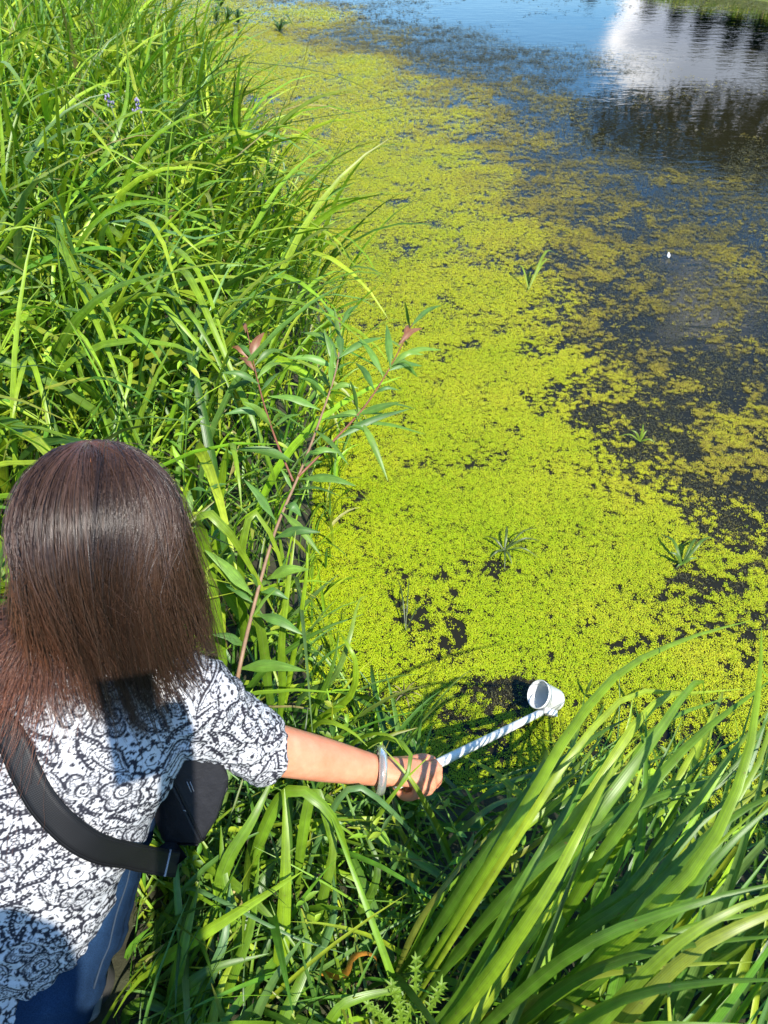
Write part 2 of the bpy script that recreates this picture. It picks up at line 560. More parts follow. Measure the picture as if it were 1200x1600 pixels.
def patch_field(x, y):
    a = math.radians(-20)
    xr = x * math.cos(a) - y * math.sin(a); yr = x * math.sin(a) + y * math.cos(a)
    wx = (fbm(x * 2.1, y * 2.1, 3, 71) - .5) * 0.35; wy = (fbm(x * 2.1, y * 2.1, 3, 77) - .5) * 0.35
    return (0.27 * fbm((xr + wx) * 3.6, (yr + wy) * 5.6, 3, 31, 0.55) + 0.35 * fbm((x + wx) * 15, (y + wy) * 19, 3, 41, 0.6)
            + 0.20 * vnoise(x * 62, y * 70, 51) + 0.18 * vnoise(x * 130, y * 140, 57))


_ref = np.sort(patch_field(_sx, _sy))
DW = []
for (r0, r1, step, scl) in ((0.6, 3.1, 0.0078, 0.78), (3.1, 6.0, 0.0100, 0.9), (6.0, 11.0, 0.0185, 1.65), (11.0, 26.0, 0.055, 5.0)):
    xs = np.arange(-r1, r1, step); ys = np.arange(0.3, r1, step)
    X, Y = np.meshgrid(xs, ys); X = X.ravel(); Y = Y.ravel()
    X = X + rng.uniform(-.5, .5, X.size) * step * 1.3; Y = Y + rng.uniform(-.5, .5, Y.size) * step * 1.3
    R = np.hypot(X, Y)
    keep = (R >= r0) & (R < r1) & (X > -0.66 * (Y + 0.35) - 0.3) & (X < 0.66 * (Y + 0.35) + 1.15)
    X, Y = X[keep], Y[keep]
    keep = pond_dist(X, Y) < 0.05
    X, Y = X[keep], Y[keep]
    den, br = cover(X, Y)
    f = np.searchsorted(_ref, patch_field(X, Y)) / len(_ref)
    den = np.where(den < .75, den * (.80 + .20 * sstep(.45, .75, den)), den)
    den = den - .045 * sstep(3.6, 2.2, np.hypot(X, Y)) * sstep(.3, .6, fbm(X * 1.7 + 3, Y * 1.7, 2, 97))
    br = br + .10 * sstep(.42, .6, br)
    marg = den - f                                 # > 0 where the mat lies
    sw = 0.13 + 0.06 * sstep(2.0, 5.0, np.hypot(X, Y))
    prob = sstep(-1, 1, marg / sw) * np.where(den > .93, 1.0, 0.95)
    prob = np.where(den < 0.02, 0, prob) * sstep(0.02, 0.06, den)
    film = 0.72 * sstep(0.10, 0.35, den) * sstep(0.82, 0.6, den) * sstep(0.2, 0.55, fbm(X * 9, Y * 12, 3, 93))
    stray = 0.06 * sstep(0.1, 0.4, den)
    u_ = rng.random(len(X)); main_ = u_ < np.maximum(prob, stray)
    keep = main_ | (rng.random(len(X)) < film)
    X, Y, br, marg, main_ = X[keep], Y[keep], br[keep], marg[keep], main_[keep]
    br = np.where(main_, br, rng.uniform(.86, 1.05, len(X))); marg = np.where(main_, marg, -1)
    thin = marg < np.where(np.hypot(X, Y) > 3.1, 0.16, 0.06)
    idx = np.where(thin, 5 + rng.integers(0, 5, len(X)), rng.integers(0, 5, len(X)))
    tone = br + np.where(thin, 0.12, 0.0) + rng.normal(0, 0.07, len(X))
    DW.append(np.stack([X, Y, np.full(len(X), 0.002), idx, tone, scl * rng.uniform(0.85, 1.25, len(X)), rng.random(len(X)) * 6.283, np.full(len(X), scl)], 1))
DW = np.concatenate(DW)
me = bpy.data.meshes.new('duckweed')
me.vertices.add(len(DW)); me.vertices.foreach_set('co', DW[:, :3].astype(np.float32).ravel())
for nm, typ, k in (('pick', 'INT', 3), ('tone', 'FLOAT', 4), ('size', 'FLOAT', 5), ('turn', 'FLOAT', 6)):
    a = me.attributes.new(nm, typ, 'POINT')
    a.data.foreach_set('value', DW[:, k].astype(np.int32 if typ == 'INT' else np.float32))
duck = link('duckweed', me, M['duckweed'])
tag(duck, 'yellow green duckweed mat floating on the dark pond', 'duckweed', kind='stuff')
ng = bpy.data.node_groups.new('scatter_rafts', 'GeometryNodeTree')
ng.interface.new_socket('Geometry', in_out='INPUT', socket_type='NodeSocketGeometry')
ng.interface.new_socket('Geometry', in_out='OUTPUT', socket_type='NodeSocketGeometry')
gi = ng.nodes.new('NodeGroupInput'); go = ng.nodes.new('NodeGroupOutput')
m2p = ng.nodes.new('GeometryNodeMeshToPoints')
iop = ng.nodes.new('GeometryNodeInstanceOnPoints')
ci = ng.nodes.new('GeometryNodeCollectionInfo')
ci.inputs['Collection'].default_value = rafts
ci.inputs['Separate Children'].default_value = True
ci.inputs['Reset Children'].default_value = True


def named(nm, typ):
    n = ng.nodes.new('GeometryNodeInputNamedAttribute'); n.data_type = typ
    n.inputs[0].default_value = nm
    return n.outputs[0]


cxyz = ng.nodes.new('ShaderNodeCombineXYZ'); ng.links.new(named('turn', 'FLOAT'), cxyz.inputs[2])
ng.links.new(gi.outputs[0], m2p.inputs[0]); ng.links.new(m2p.outputs[0], iop.inputs['Points'])
ng.links.new(ci.outputs[0], iop.inputs['Instance'])
iop.inputs['Pick Instance'].default_value = True
ng.links.new(named('pick', 'INT'), iop.inputs['Instance Index'])
ng.links.new(cxyz.outputs[0], iop.inputs['Rotation'])
szv = ng.nodes.new('ShaderNodeCombineXYZ')
_s = named('size', 'FLOAT')
ng.links.new(_s, szv.inputs[0]); ng.links.new(_s, szv.inputs[1])
zs = ng.nodes.new('ShaderNodeMath'); zs.operation = 'MINIMUM'; zs.inputs[1].default_value = 2.2
ng.links.new(_s, zs.inputs[0]); ng.links.new(zs.outputs[0], szv.inputs[2])
ng.links.new(szv.outputs[0], iop.inputs['Scale'])
ng.links.new(iop.outputs[0], go.inputs[0])
gm = duck.modifiers.new('scatter', 'NODES'); gm.node_group = ng
print('duckweed rafts', len(DW))


# ------------------------------------------------------------------ leaf blades
class Blades:
    """collects ribbon leaves (three vertices across, folded along the midrib)"""
    def __init__(self):
        self.v, self.f, self.c, self.uv, self.n = [], [], [], [], 0

    def add(self, spine, width, side, col, fold=0.18, base=0.35, tip=2.2, belly=0.35):
        """spine (n,k,3), width (n,), side (n,k,3), col (n,3) or (n,k,3)"""
        n, k, _ = spine.shape
        tt = np.linspace(0, 1, k)
        prof = (base + (1 - base) * sstep(0, belly, tt)) * np.clip(1 - tt ** tip, 0.02, 1) ** 0.8
        tang = np.gradient(spine, axis=1)
        tang /= np.linalg.norm(tang, axis=2, keepdims=True) + 1e-9
        side = side - tang * (side * tang).sum(2, keepdims=True)
        side /= np.linalg.norm(side, axis=2, keepdims=True) + 1e-9
        nrm = np.cross(tang, side)
        w = (np.asarray(width)[:, None] * prof[None])[..., None] * 0.5
        vv = np.stack([spine - side * w + nrm * w * fold, spine - nrm * w * fold, spine + side * w + nrm * w * fold], 2)  # n,k,3,3
        if col.ndim == 2:
            col = np.repeat(col[:, None], k, 1)
        cc = np.repeat(col[:, :, None], 3, 2)
        u = np.broadcast_to(np.array([0, .5, 1.0])[None, None], (n, k, 3)); v = np.broadcast_to(tt[None, :, None], (n, k, 3))
        idx = self.n + np.arange(n * k * 3).reshape(n, k, 3)
        q = np.stack([idx[:, :-1, :-1], idx[:, :-1, 1:], idx[:, 1:, 1:], idx[:, 1:, :-1]], -1).reshape(-1, 4)
        self.v.append(vv.reshape(-1, 3)); self.f.append(q); self.c.append(cc.reshape(-1, 3))
        self.uv.append(np.stack([u, v], -1).reshape(-1, 2)); self.n += n * k * 3

    def mesh(self, name, origin=(0, 0, 0)):
        return mesh_np(np.concatenate(self.v) - np.asarray(origin), np.concatenate(self.f), name, np.concatenate(self.c), np.concatenate(self.uv))


GREENS = np.array([(0.155, 0.285, 0.016), (0.22, 0.36, 0.018), (0.09, 0.205, 0.018), (0.055, 0.135, 0.018), (0.30, 0.39, 0.024), (0.13, 0.24, 0.05)])


def green(n, w=None):
    c = GREENS[rng.choice(len(GREENS), n, p=w)]
    c = np.where(rng.random((n, 1)) < 0.018, np.array([[0.30, 0.26, 0.09]]), c)
    return c * rng.uniform(0.66, 1.5, (n, 1)) * rng.uniform(0.92, 1.08, (n, 3))


def arch(roots, az, length, th0, kap, k=9, pw=1.7, wob=0.12):
    """arching spines: tilt from the vertical th0 at the root growing by kap to the tip"""
    n = len(roots)
    tt = (np.arange(k - 1) + 0.5) / (k - 1)
    th = th0[:, None] + kap[:, None] * tt[None] ** pw
    azz = az[:, None] + rng.normal(0, wob, (n, 1)) * tt[None] * 2
    st = np.stack([np.sin(th) * np.cos(azz), np.sin(th) * np.sin(azz), np.cos(th)], -1) * (length[:, None, None] / (k - 1))
    sp = np.concatenate([np.zeros((n, 1, 3)), np.cumsum(st, 1)], 1) + roots[:, None]
    return sp


def sides(az, k, twist):
    """leaf side vectors for arched leaves heading az with a little twist"""
    tt = np.linspace(0, 1, k)
    a = az[:, None] + math.pi / 2 + twist[:, None] * tt[None]
    return np.stack([np.cos(a), np.sin(a), 0.35 * np.sin(twist)[:, None] * np.ones_like(a)], -1)


# the person's volume as capsules, for keeping plants out of it (filled from the same numbers as the body below)
S_R = P(283, 1080, 1.13); S_L = P(-50, 1085, 1.06); NECK = P(148, 1005, 1.05); HEAD = P(154, 826, 0.965)
PELV = P(-52, 1540, 1.15); ELB = P(405, 1166, 1.23); WRI = P(588, 1204, 1.375)
HIP_R = PELV + np.array([0.10, 0.02, -0.02]); KNEE_R = np.array([-0.425, 0.70, 0.56]); ANK_R = np.array([-0.505, 0.40, 0.29])
HIP_L = PELV + np.array([-0.10, 0.0, -0.02]); KNEE_L = np.array([-0.70, 0.74, 0.50]); ANK_L = np.array([-0.68, 0.44, 0.29])
GRIP = P(646, 1212, 1.435); CUP = P(846, 1092, 1.88)
CAPS = [(HEAD, NECK, .13, .12), (NECK, PELV, .17, .2), (S_R, ELB, .075, .06), (ELB, WRI, .055, .045), (WRI, GRIP, .045, .045), (GRIP, CUP, .03, .04), (HIP_R, KNEE_R, .11, .09),
        (KNEE_R, ANK_R, .09, .06), (HIP_L, KNEE_L, .11, .09), (P(295, 1240, 1.17), P(290, 1250, 1.2), .12, .12), (ANK_R, ANK_R + (-0.02, .16, -.04), .06, .05)]


def cap_dist(p):
    p = np.asarray(p, float)
    best = np.full(p.shape[:-1], 1e9)
    for a, b, ra, rb in CAPS:
        ab = b - a
        t = np.clip(((p - a) @ ab) / (ab @ ab), 0, 1)
        d = np.linalg.norm(p - a - t[..., None] * ab, axis=-1) - (ra + (rb - ra) * t)
        best = np.minimum(best, d)
    return best


# outline of the person in the frame: nothing random may hang in front of it
SIL = [(-30, 1000, 330), (-30, 1600, 170), (150, 1500, 70), (165, 830, 165), (230, 1150, 110), (310, 1240, 75), (190, 1420, 50), (380, 1150, 62), (460, 1175, 58), (540, 1195, 50), (610, 1212, 48), (650, 1212, 30),
       (675, 1198, 24), (700, 1185, 22), (725, 1170, 22), (750, 1155, 22), (775, 1140, 22), (800, 1125, 24), (850, 1092, 48)]


WILL = [(372, 1050), (385, 990), (400, 930), (418, 870), (438, 810), (465, 745), (490, 680), (512, 620), (528, 560), (531, 510), (540, 670), (590, 610), (630, 545), (425, 670), (402, 595), (388, 530), (600, 650), (640, 620)]


def keepers(sp, clear=0.5, front=True):
    # test points between the spine's own points too
    fine = np.concatenate([sp, sp[:, :-1] * .67 + sp[:, 1:] * .33, sp[:, :-1] * .33 + sp[:, 1:] * .67], 1)
    flat = fine.reshape(-1, 3)
    q = flat - C0
    d = q @ FWD
    dd = np.maximum(d, 0.05)
    px = 600 + FPX * (q @ RGT) / dd; py = 800 - FPX * (q @ UPV) / dd
    bad = (cap_dist(flat) < 0.012) | (np.linalg.norm(q, axis=1) < clear)
    wd = np.minimum.reduce([np.hypot(px - wx_, py - wy_) for wx_, wy_ in WILL])
    bad |= (wd < 20) & (d < 1.75) & (d > 0)
    if front:
        for sx, sy, r in SIL:
            dep = 1.9 if sx > 690 else 1.38 if sx > 500 else 1.25
            bad |= (np.hypot(px - sx, py - sy) < r) & (d < dep) & (d > 0)
    bad |= (d > 0) & (d < 0.85) & (px > -100) & (px < 1000) & (py > 500) & (py < 1560)
    bad |= (px > 590 + 40 * (py < 640)) & (py > 380) & (py < 1030) & (d < 3.0)
    return ~bad.reshape(fine.shape[:2]).any(1)


def scatter_land(n, x0, x1, y0, y1, dmin=0.0, dmax=99):
    X = rng.uniform(x0, x1, n); Y = rng.uniform(y0, y1, n)
    d = pond_dist(X, Y)
    k = (d > dmin) & (d < dmax) & (X > -0.62 * (Y + 0.3) - 1.9)
    X, Y = X[k], Y[k]
    return np.stack([X, Y, ground_z(X, Y) - 0.02], 1)


# bank grass: random leaves, nobody could count them
B = Blades()


def sow(n, box, dlim, hl, wl, az0, azs, th, kp, k=9, tipy=0.12, pal=None, fold=0.2, clear=0.55, front=True):
    roots = scatter_land(n, *box, *dlim)
    n = len(roots)
    if not n: return
    az = rng.normal(az0, azs, n); L = rng.uniform(*hl, n)
    sp = arch(roots, az, L, rng.uniform(*th, n), rng.uniform(*kp, n), k)
    kk = keepers(sp, clear, front); sp, az = sp[kk], az[kk]; n = len(sp)
    col = green(n, pal)
    tt = np.linspace(0, 1, k)[None, :, None]
    yellow = (rng.random(n) < tipy)[:, None, None]
    col = col[:, None] * np.ones((1, k, 1))
    col = np.where(yellow, col * (1 - tt ** 3) + np.array([0.22, 0.22, 0.03]) * tt ** 3, col)
    wid = wl[0] + (wl[1] - wl[0]) * rng.random(n) ** 1.6
    B.add(sp, wid, sides(az, k, rng.normal(0, 0.9, n)), col, fold=fold)


LIT = [.22, .22, .14, .10, .18, .14]
E = math.radians
# tall arching sedge leaves on the left bank, near to far
sow(1350, (-3.2, 0.1, 1.05, 3.4), (0.02, 3.2), (0.60, 1.05), (0.012, 0.034), E(-40), 1.1, (0.0, 0.4), (0.5, 2.3), 11, pal=LIT)
sow(1300, (-3.2, 0.1, 1.05, 3.4), (0.02, 3.2), (0.30, 0.75), (0.005, 0.014), E(-20), 2.0, (0.1, 0.9), (0.6, 2.0), 8, pal=LIT)
sow(2600, (-5.2, -0.3, 3.4, 6.0), (0.02, 4.5), (0.55, 1.05), (0.014, 0.036), E(-40), 1.4, (0.0, 0.35), (0.2, 2.0), 9, pal=LIT)
sow(2400, (-5.2, -0.3, 3.2, 6.0), (0.0, 4.5), (0.35, 0.8), (0.006, 0.016), E(-20), 2.2, (0.05, 0.8), (0.5, 1.8), 7, pal=LIT)
sow(5000, (-9.0, -1.0, 6.0, 12.0), (0.02, 6.0), (0.5, 1.1), (0.014, 0.040), E(-60), 1.8, (0.0, 0.3), (0.1, 1.6), 7, pal=LIT)
sow(4200, (-13.0, -1.5, 12.0, 22.0), (0.02, 7.0), (0.6, 1.2), (0.03, 0.05), E(-60), 1.8, (0.0, 0.3), (0.1, 1.4), 6, pal=LIT)
# the broad pale leaves that rise above the rest
sow(560, (-3.0, 0.0, 1.25, 3.6), (0.15, 3.0), (0.85, 1.15), (0.024, 0.042), E(-40), 0.7, (0.05, 0.4), (1.2, 2.5), 12, pal=[.2, .35, .05, .0, .35, .05])
sow(650, (-5.0, -0.4, 3.6, 6.5), (0.15, 4.0), (0.85, 1.2), (0.026, 0.046), E(-40), 0.8, (0.05, 0.4), (1.0, 2.4), 10, pal=[.2, .35, .05, .0, .35, .05])
# tangle at the bottom of the frame, between the photographer and the water
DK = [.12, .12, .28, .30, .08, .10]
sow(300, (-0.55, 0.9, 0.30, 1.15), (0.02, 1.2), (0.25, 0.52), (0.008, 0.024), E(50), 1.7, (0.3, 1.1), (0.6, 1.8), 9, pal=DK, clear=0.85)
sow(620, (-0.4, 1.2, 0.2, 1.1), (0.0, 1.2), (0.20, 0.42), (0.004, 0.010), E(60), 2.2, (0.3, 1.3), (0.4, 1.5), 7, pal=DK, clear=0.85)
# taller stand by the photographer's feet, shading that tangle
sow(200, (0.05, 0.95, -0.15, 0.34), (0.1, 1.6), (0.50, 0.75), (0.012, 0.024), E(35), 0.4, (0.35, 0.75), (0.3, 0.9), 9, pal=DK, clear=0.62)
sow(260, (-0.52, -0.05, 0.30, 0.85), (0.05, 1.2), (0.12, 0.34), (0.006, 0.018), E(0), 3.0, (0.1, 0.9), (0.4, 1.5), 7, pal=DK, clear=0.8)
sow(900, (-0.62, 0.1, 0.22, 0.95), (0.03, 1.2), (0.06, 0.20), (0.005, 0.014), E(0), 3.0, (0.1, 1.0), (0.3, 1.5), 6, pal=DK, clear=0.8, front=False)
# left of and behind the person
sow(420, (-1.9, -0.45, 0.15, 1.1), (0.1, 3.0), (0.3, 0.6), (0.010, 0.02), E(0), 3.0, (0.1, 0.7), (0.5, 1.6), 8, clear=0.8)
# fringe standing at the water's edge
sow(900, (-4.0, 0.4, 1.1, 8.0), (-0.10, 0.12), (0.18, 0.45), (0.004, 0.010), E(10), 1.5, (0.0, 0.6), (0.3, 1.5), 7, pal=LIT)
sow(1500, (-0.9, 0.35, 1.0, 3.0), (-0.10, 0.30), (0.12, 0.42), (0.006, 0.018), E(0), 2.2, (0.0, 0.7), (0.3, 1.8), 8, pal=LIT, front=True)
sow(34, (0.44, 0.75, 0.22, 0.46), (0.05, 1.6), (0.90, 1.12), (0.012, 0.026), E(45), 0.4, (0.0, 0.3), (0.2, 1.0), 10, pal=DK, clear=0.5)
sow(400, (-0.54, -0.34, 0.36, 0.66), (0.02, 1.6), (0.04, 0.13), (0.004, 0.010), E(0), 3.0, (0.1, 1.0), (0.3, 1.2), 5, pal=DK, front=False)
sow(1300, (-2.6, -0.62, -0.2, 1.3), (0.1, 3.5), (0.35, 0.75), (0.012, 0.028), E(0), 3.0, (0.1, 0.6), (0.5, 1.8), 8, pal=LIT, clear=0.8)
sow(1500, (-2.6, -0.5, -0.2, 1.4), (0.1, 3.5), (0.15, 0.40), (0.006, 0.014), E(0), 3.0, (0.1, 0.9), (0.4, 1.5), 6, pal=LIT, clear=0.8)
sow(500, (0.85, 2.6, -0.2, 1.1), (0.02, 1.5), (0.35, 0.75), (0.012, 0.026), E(45), 0.5, (0.1, 0.6), (0.4, 1.4), 8, pal=LIT, clear=0.8)
grass_o = link('bank_grass', B.mesh('bank_grass'), M['blade'])
tag(grass_o, 'tangled green sedge and grass leaves covering the bank', 'grass', kind='stuff')

# leafy herbs between the sedges: stems with lance-shaped leaves
H = Blades()


def herbs(n, box, dlim, hl, leaf_l, leaf_w, nl, clear=0.6, shade=1.0):
    roots = scatter_land(n, *box, *dlim)
    n = len(roots)
    az = rng.uniform(0, 6.283, n)
    sp = arch(roots, az, rng.uniform(*hl, n), rng.uniform(0, .25, n), rng.uniform(0.1, .8, n), 9)
    k = keepers(sp, clear); sp, az = sp[k], az[k]; n = len(sp)
    H.add(sp, np.full(n, 0.005), sides(az, 9, np.zeros(n)), green(n) * 0.9, fold=0.5, base=1, tip=6)
    for j in range(nl):
        t = 0.2 + 0.8 * (j + 0.5) / nl
        i = np.minimum((t * 8).astype(int) if hasattr(t, 'astype') else int(t * 8), 7)
        fr = t * 8 - i
        root = sp[:, i] * (1 - fr) + sp[:, i + 1] * fr
        for s in (0, 1):
            a = az + j * 1.57 + s * math.pi + rng.normal(0, .25, n)
            L = rng.uniform(*leaf_l, n) * (1.0 - 0.45 * t)
            ls = arch(root, a, L, rng.uniform(0.7, 1.2, n), rng.uniform(0.2, 0.9, n), 5)
            kk = keepers(ls, clear)
            if kk.any():
                H.add(ls[kk], rng.uniform(*leaf_w, n)[kk], sides(a, 5, rng.normal(0, .3, n))[kk], green(n, [.2, .25, .15, .1, .2, .1])[kk] * shade, fold=0.25, base=0.1, tip=1.8, belly=0.45)


herbs(330, (-3.2, 0.0, 1.1, 3.4), (0.05, 3.0), (0.35, 0.75), (0.05, 0.10), (0.012, 0.022), 7)
herbs(420, (-5.0, -0.3, 3.4, 6.5), (0.03, 4.0), (0.4, 0.8), (0.05, 0.10), (0.014, 0.024), 6)
herbs(300, (-8.0, -1.0, 6.5, 13), (0.03, 5.0), (0.5, 0.9), (0.08, 0.14), (0.02, 0.035), 5)
herbs(45, (-0.5, 0.9, 0.3, 1.1), (0.03, 1.2), (0.15, 0.38), (0.03, 0.07), (0.010, 0.018), 6, 0.85)
herb_o = link('bank_herbs', H.mesh('bank_herbs'), M['herb'])
tag(herb_o, 'small leafy herbs growing among the bank sedges', 'herbs', kind='stuff')
# ------------------------------------------------------------------ hero plants
def catmull(pts, k):
    pts = np.asarray(pts, float)
    p = np.concatenate([[2 * pts[0] - pts[1]], pts, [2 * pts[-1] - pts[-2]]])
    seg = len(pts) - 1
    L = np.linalg.norm(np.diff(pts, axis=0), axis=1); cum = np.concatenate([[0], np.cumsum(L)]) / L.sum()
    out = []
    for t in np.linspace(0, 1, k):
        i = min(int(np.searchsorted(cum, t, side='right') - 1), seg - 1)
        u = (t - cum[i]) / (cum[i + 1] - cum[i])
        a, b, c, d = p[i], p[i + 1], p[i + 2], p[i + 3]
        out.append(0.5 * (2 * b + (c - a) * u + (2 * a - 5 * b + 4 * c - d) * u * u + (3 * b - a - 3 * c + d) * u ** 3))
    return np.array(out)


def leaf_mesh(spine, width, col, roll=0.0, roll1=None, fold=0.18, origin=(0, 0, 0), tipcol=None, **kw):
    """one ribbon leaf along a spine, its face turned to the sky and the viewer and rolled by an angle"""
    k = len(spine)
    tang = np.gradient(spine, axis=0); tang /= np.linalg.norm(tang, axis=1, keepdims=True)
    hint = unit(0.55 * (C0 - spine.mean(0)) / np.linalg.norm(C0 - spine.mean(0)) + 0.45 * np.array([0, 0, 1.0]))
    side = np.cross(tang, hint)
    side /= np.linalg.norm(side, axis=1, keepdims=True) + 1e-9
    nr = np.cross(side, tang)
    a = np.linspace(roll, roll if roll1 is None else roll1, k)[:, None]
    side = side * np.cos(a) + nr * np.sin(a)
    tt = np.linspace(0, 1, k)[:, None]
    cc = np.asarray(col)[None] * np.ones((k, 1))
    if tipcol is not None:
        cc = cc * (1 - tt ** 3) + np.asarray(tipcol)[None] * tt ** 3
    b = Blades()
    b.add(spine[None], np.array([width]), side[None], cc[None], fold=fold, **kw)
    return b.mesh('leaf', origin)


def rooted(pts):
    """lead the leaf down to the ground below its first visible point"""
    p0 = np.asarray(pts[0]); p1 = np.asarray(pts[1])
    g = float(ground_z(p0[0], p0[1]))
    if p0[2] > g + 0.06:
        back = (p0 - p1); back[2] = 0
        q = p0 + unit(back + 1e-6) * min(0.10, 0.25 * (p0[2] - g)); q[2] = g - 0.02
        return [q] + list(pts)
    return list(pts)


BRIGHT = (0.23, 0.36, 0.016); MIDG = (0.14, 0.255, 0.014); DARKG = (0.085, 0.175, 0.012); BLUEG = (0.10, 0.21, 0.06); YELG = (0.30, 0.40, 0.025); OLIVE = (0.18, 0.20, 0.025)


def clump(name, label, cat, group, blades, depth_mode='d', part='leaf_blade'):
    """blades: (width_m, colour, roll, [(px, py, depth or height)...]) root first"""
    world_pts = []
    for w, c, r, pts in blades:
        f = P if depth_mode == 'd' else PZ
        world_pts.append(rooted([f(*q) for q in pts]))
    root = np.mean([p[0] for p in world_pts], 0); root[2] = float(ground_z(root[0], root[1]))
    e = empty(name, root)
    tag(e, label, cat, group)
    for (w, c, r, pts), wp in zip(blades, world_pts):
        r0, r1 = r if isinstance(r, tuple) else (r, r)
        tip = YELG if rng.random() < 0.3 else None
        me = leaf_mesh(catmull(wp, 18), w, np.array(c) * rng.uniform(0.9, 1.1), r0, r1, origin=root, tipcol=tip, base=0.25, belly=0.5, tip=2.6)
        link(part, me, M['blade'], e)
    return e


def more(bl):
    # each broad leaf has slimmer companions from the same tuft
    out = []
    for w, c, ro, pts in bl:
        out.append((w * .72, c, ro, pts))
        for k in range(1):
            dx, dy, dd = rng.normal(0, 55), rng.normal(0, 40), rng.uniform(-.03, .14)
            f = rng.uniform(.75, 1.0)
            n = len(pts)
            q = [(x + dx * (.3 + .7 * i / n) + rng.normal(0, 7), max(y + dy * (.3 + .7 * i / n), 1085) + rng.normal(0, 6), d + dd * i / n + .02) for i, (x, y, d) in enumerate(pts)]
            q = [p_ for p_ in q if p_[1] > 1060]
            near_cup = any(math.hypot(p_[0] - 850, p_[1] - 1092) < 75 or (p_[0] < 850 and p_[1] < 1240 - (p_[0] - 640) * .45 + 20) for p_ in q)
            if len(q) > 2 and not near_cup:
                out.append((w * rng.uniform(.35, .68), (BRIGHT, MIDG, DARKG, YELG, OLIVE, MIDG)[int(rng.integers(6))], (rng.normal(0, .5), rng.normal(0, .7)), q))
    return out


GR_R = 'broad leaved grass clumps in the right foreground'  # mostly darker greens here: shade among the blades put into leaf colour
clump('broad_grass', 'nearest broad grass clump at bottom right with one long bright diagonal leaf', 'grass clump', GR_R, more([
    (.031, BRIGHT, .15, [(630, 1670, 1.2), (735, 1560, .98), (850, 1400, .88), (925, 1260, .9), (965, 1185, .97)]),
    (.026, DARKG, -.2, [(700, 1660, 1.15), (880, 1500, .92), (1060, 1420, .85), (1260, 1370, .86)]),
    (.028, DARKG, .5, [(780, 1680, 1.05), (950, 1570, .86), (1100, 1535, .8), (1260, 1530, .8)]),
    (.030, DARKG, -.4, [(860, 1690, .95), (1020, 1510, .84), (1130, 1430, .82), (1260, 1380, .85)]),
    (.026, DARKG, .3, [(760, 1640, 1.1), (900, 1530, .95), (1050, 1480, .88), (1240, 1460, .86)]),
    (.026, OLIVE, .6, [(690, 1640, 1.2), (820, 1560, 1.05), (960, 1600, .95), (1080, 1640, .9)]),
]))
clump('broad_grass', 'upright broad grass clump at right edge whose tip reaches highest', 'grass clump', GR_R, more([
    (.028, BRIGHT, (.5, .1), [(830, 1600, 1.1), (965, 1470, .92), (1085, 1355, .87), (1160, 1210, .87), (1186, 1070, .92), (1190, 980, .98)]),
    (.028, MIDG, .2, [(900, 1400, 1.05), (1000, 1250, 1.0), (1090, 1150, 1.03), (1215, 1055, 1.1)]),
    (.034, MIDG, (.1, -.6), [(820, 1430, 1.1), (925, 1285, 1.02), (1015, 1165, 1.05), (1070, 1085, 1.1), (1098, 1062, 1.16), (1100, 1100, 1.2)]),
    (.027, DARKG, -.3, [(900, 1560, 1.0), (1040, 1440, .9), (1130, 1330, .88), (1240, 1230, .9)]),
    (.030, DARKG, .2, [(930, 1500, 1.0), (1080, 1330, .95), (1170, 1260, .95), (1260, 1220, .97)]),
    (.030, BLUEG, .6, [(960, 1430, 1.05), (1060, 1290, 1.0), (1140, 1180, 1.0), (1210, 1100, 1.03)]),
    (.026, YELG, .1, [(970, 1300, 1.1), (1040, 1240, 1.08), (1080, 1180, 1.1), (1115, 1110, 1.15)]),
    (.024, DARKG, -.1, [(880, 1480, 1.05), (1010, 1390, .98), (1080, 1300, .98), (1210, 1190, 1.0)]),
]))
clump('broad_grass', 'grass clump right of the dipper handle with long leaf arching over the pond', 'grass clump', GR_R, more([
    (.026, BRIGHT, (.5, .2), [(600, 1620, 1.3), (720, 1420, 1.1), (820, 1260, 1.02), (895, 1135, 1.03), (975, 1045, 1.1), (1080, 995, 1.2), (1172, 970, 1.28)]),
    (.026, DARKG, .3, [(590, 1600, 1.3), (700, 1420, 1.12), (765, 1320, 1.06), (835, 1225, 1.04), (930, 1150, 1.1), (985, 1120, 1.18)]),
    (.030, DARKG, .2, [(660, 1560, 1.22), (790, 1400, 1.06), (900, 1310, 1.02), (1040, 1240, 1.04), (1210, 1200, 1.1)]),
    (.026, DARKG, .3, [(640, 1500, 1.22), (750, 1370, 1.1), (815, 1255, 1.04), (850, 1190, 1.1), (850, 1170, 1.18), (838, 1200, 1.2)]),
    (.016, OLIVE, .1, [(600, 1580, 1.3), (640, 1470, 1.18), (690, 1390, 1.12), (785, 1280, 1.1)]),
    (.022, DARKG, -.5, [(700, 1500, 1.2), (830, 1370, 1.08), (930, 1240, 1.1), (1010, 1150, 1.16)]),
    (.024, DARKG, -.2, [(720, 1480, 1.15), (850, 1350, 1.04), (950, 1270, 1.04), (1110, 1230, 1.08)]),
    (.020, DARKG, .4, [(640, 1540, 1.3), (720, 1390, 1.2), (810, 1290, 1.2), (910, 1190, 1.26), (960, 1120, 1.34)]),
    (.024, BRIGHT, -.5, [(690, 1440, 1.2), (780, 1330, 1.12), (850, 1270, 1.12), (960, 1180, 1.18)]),
    (.022, DARKG, .1, [(650, 1480, 1.3), (760, 1330, 1.2), (890, 1250, 1.2), (1060, 1170, 1.25)]),
]))
GR_E = 'grass clumps at the foot of the arm'
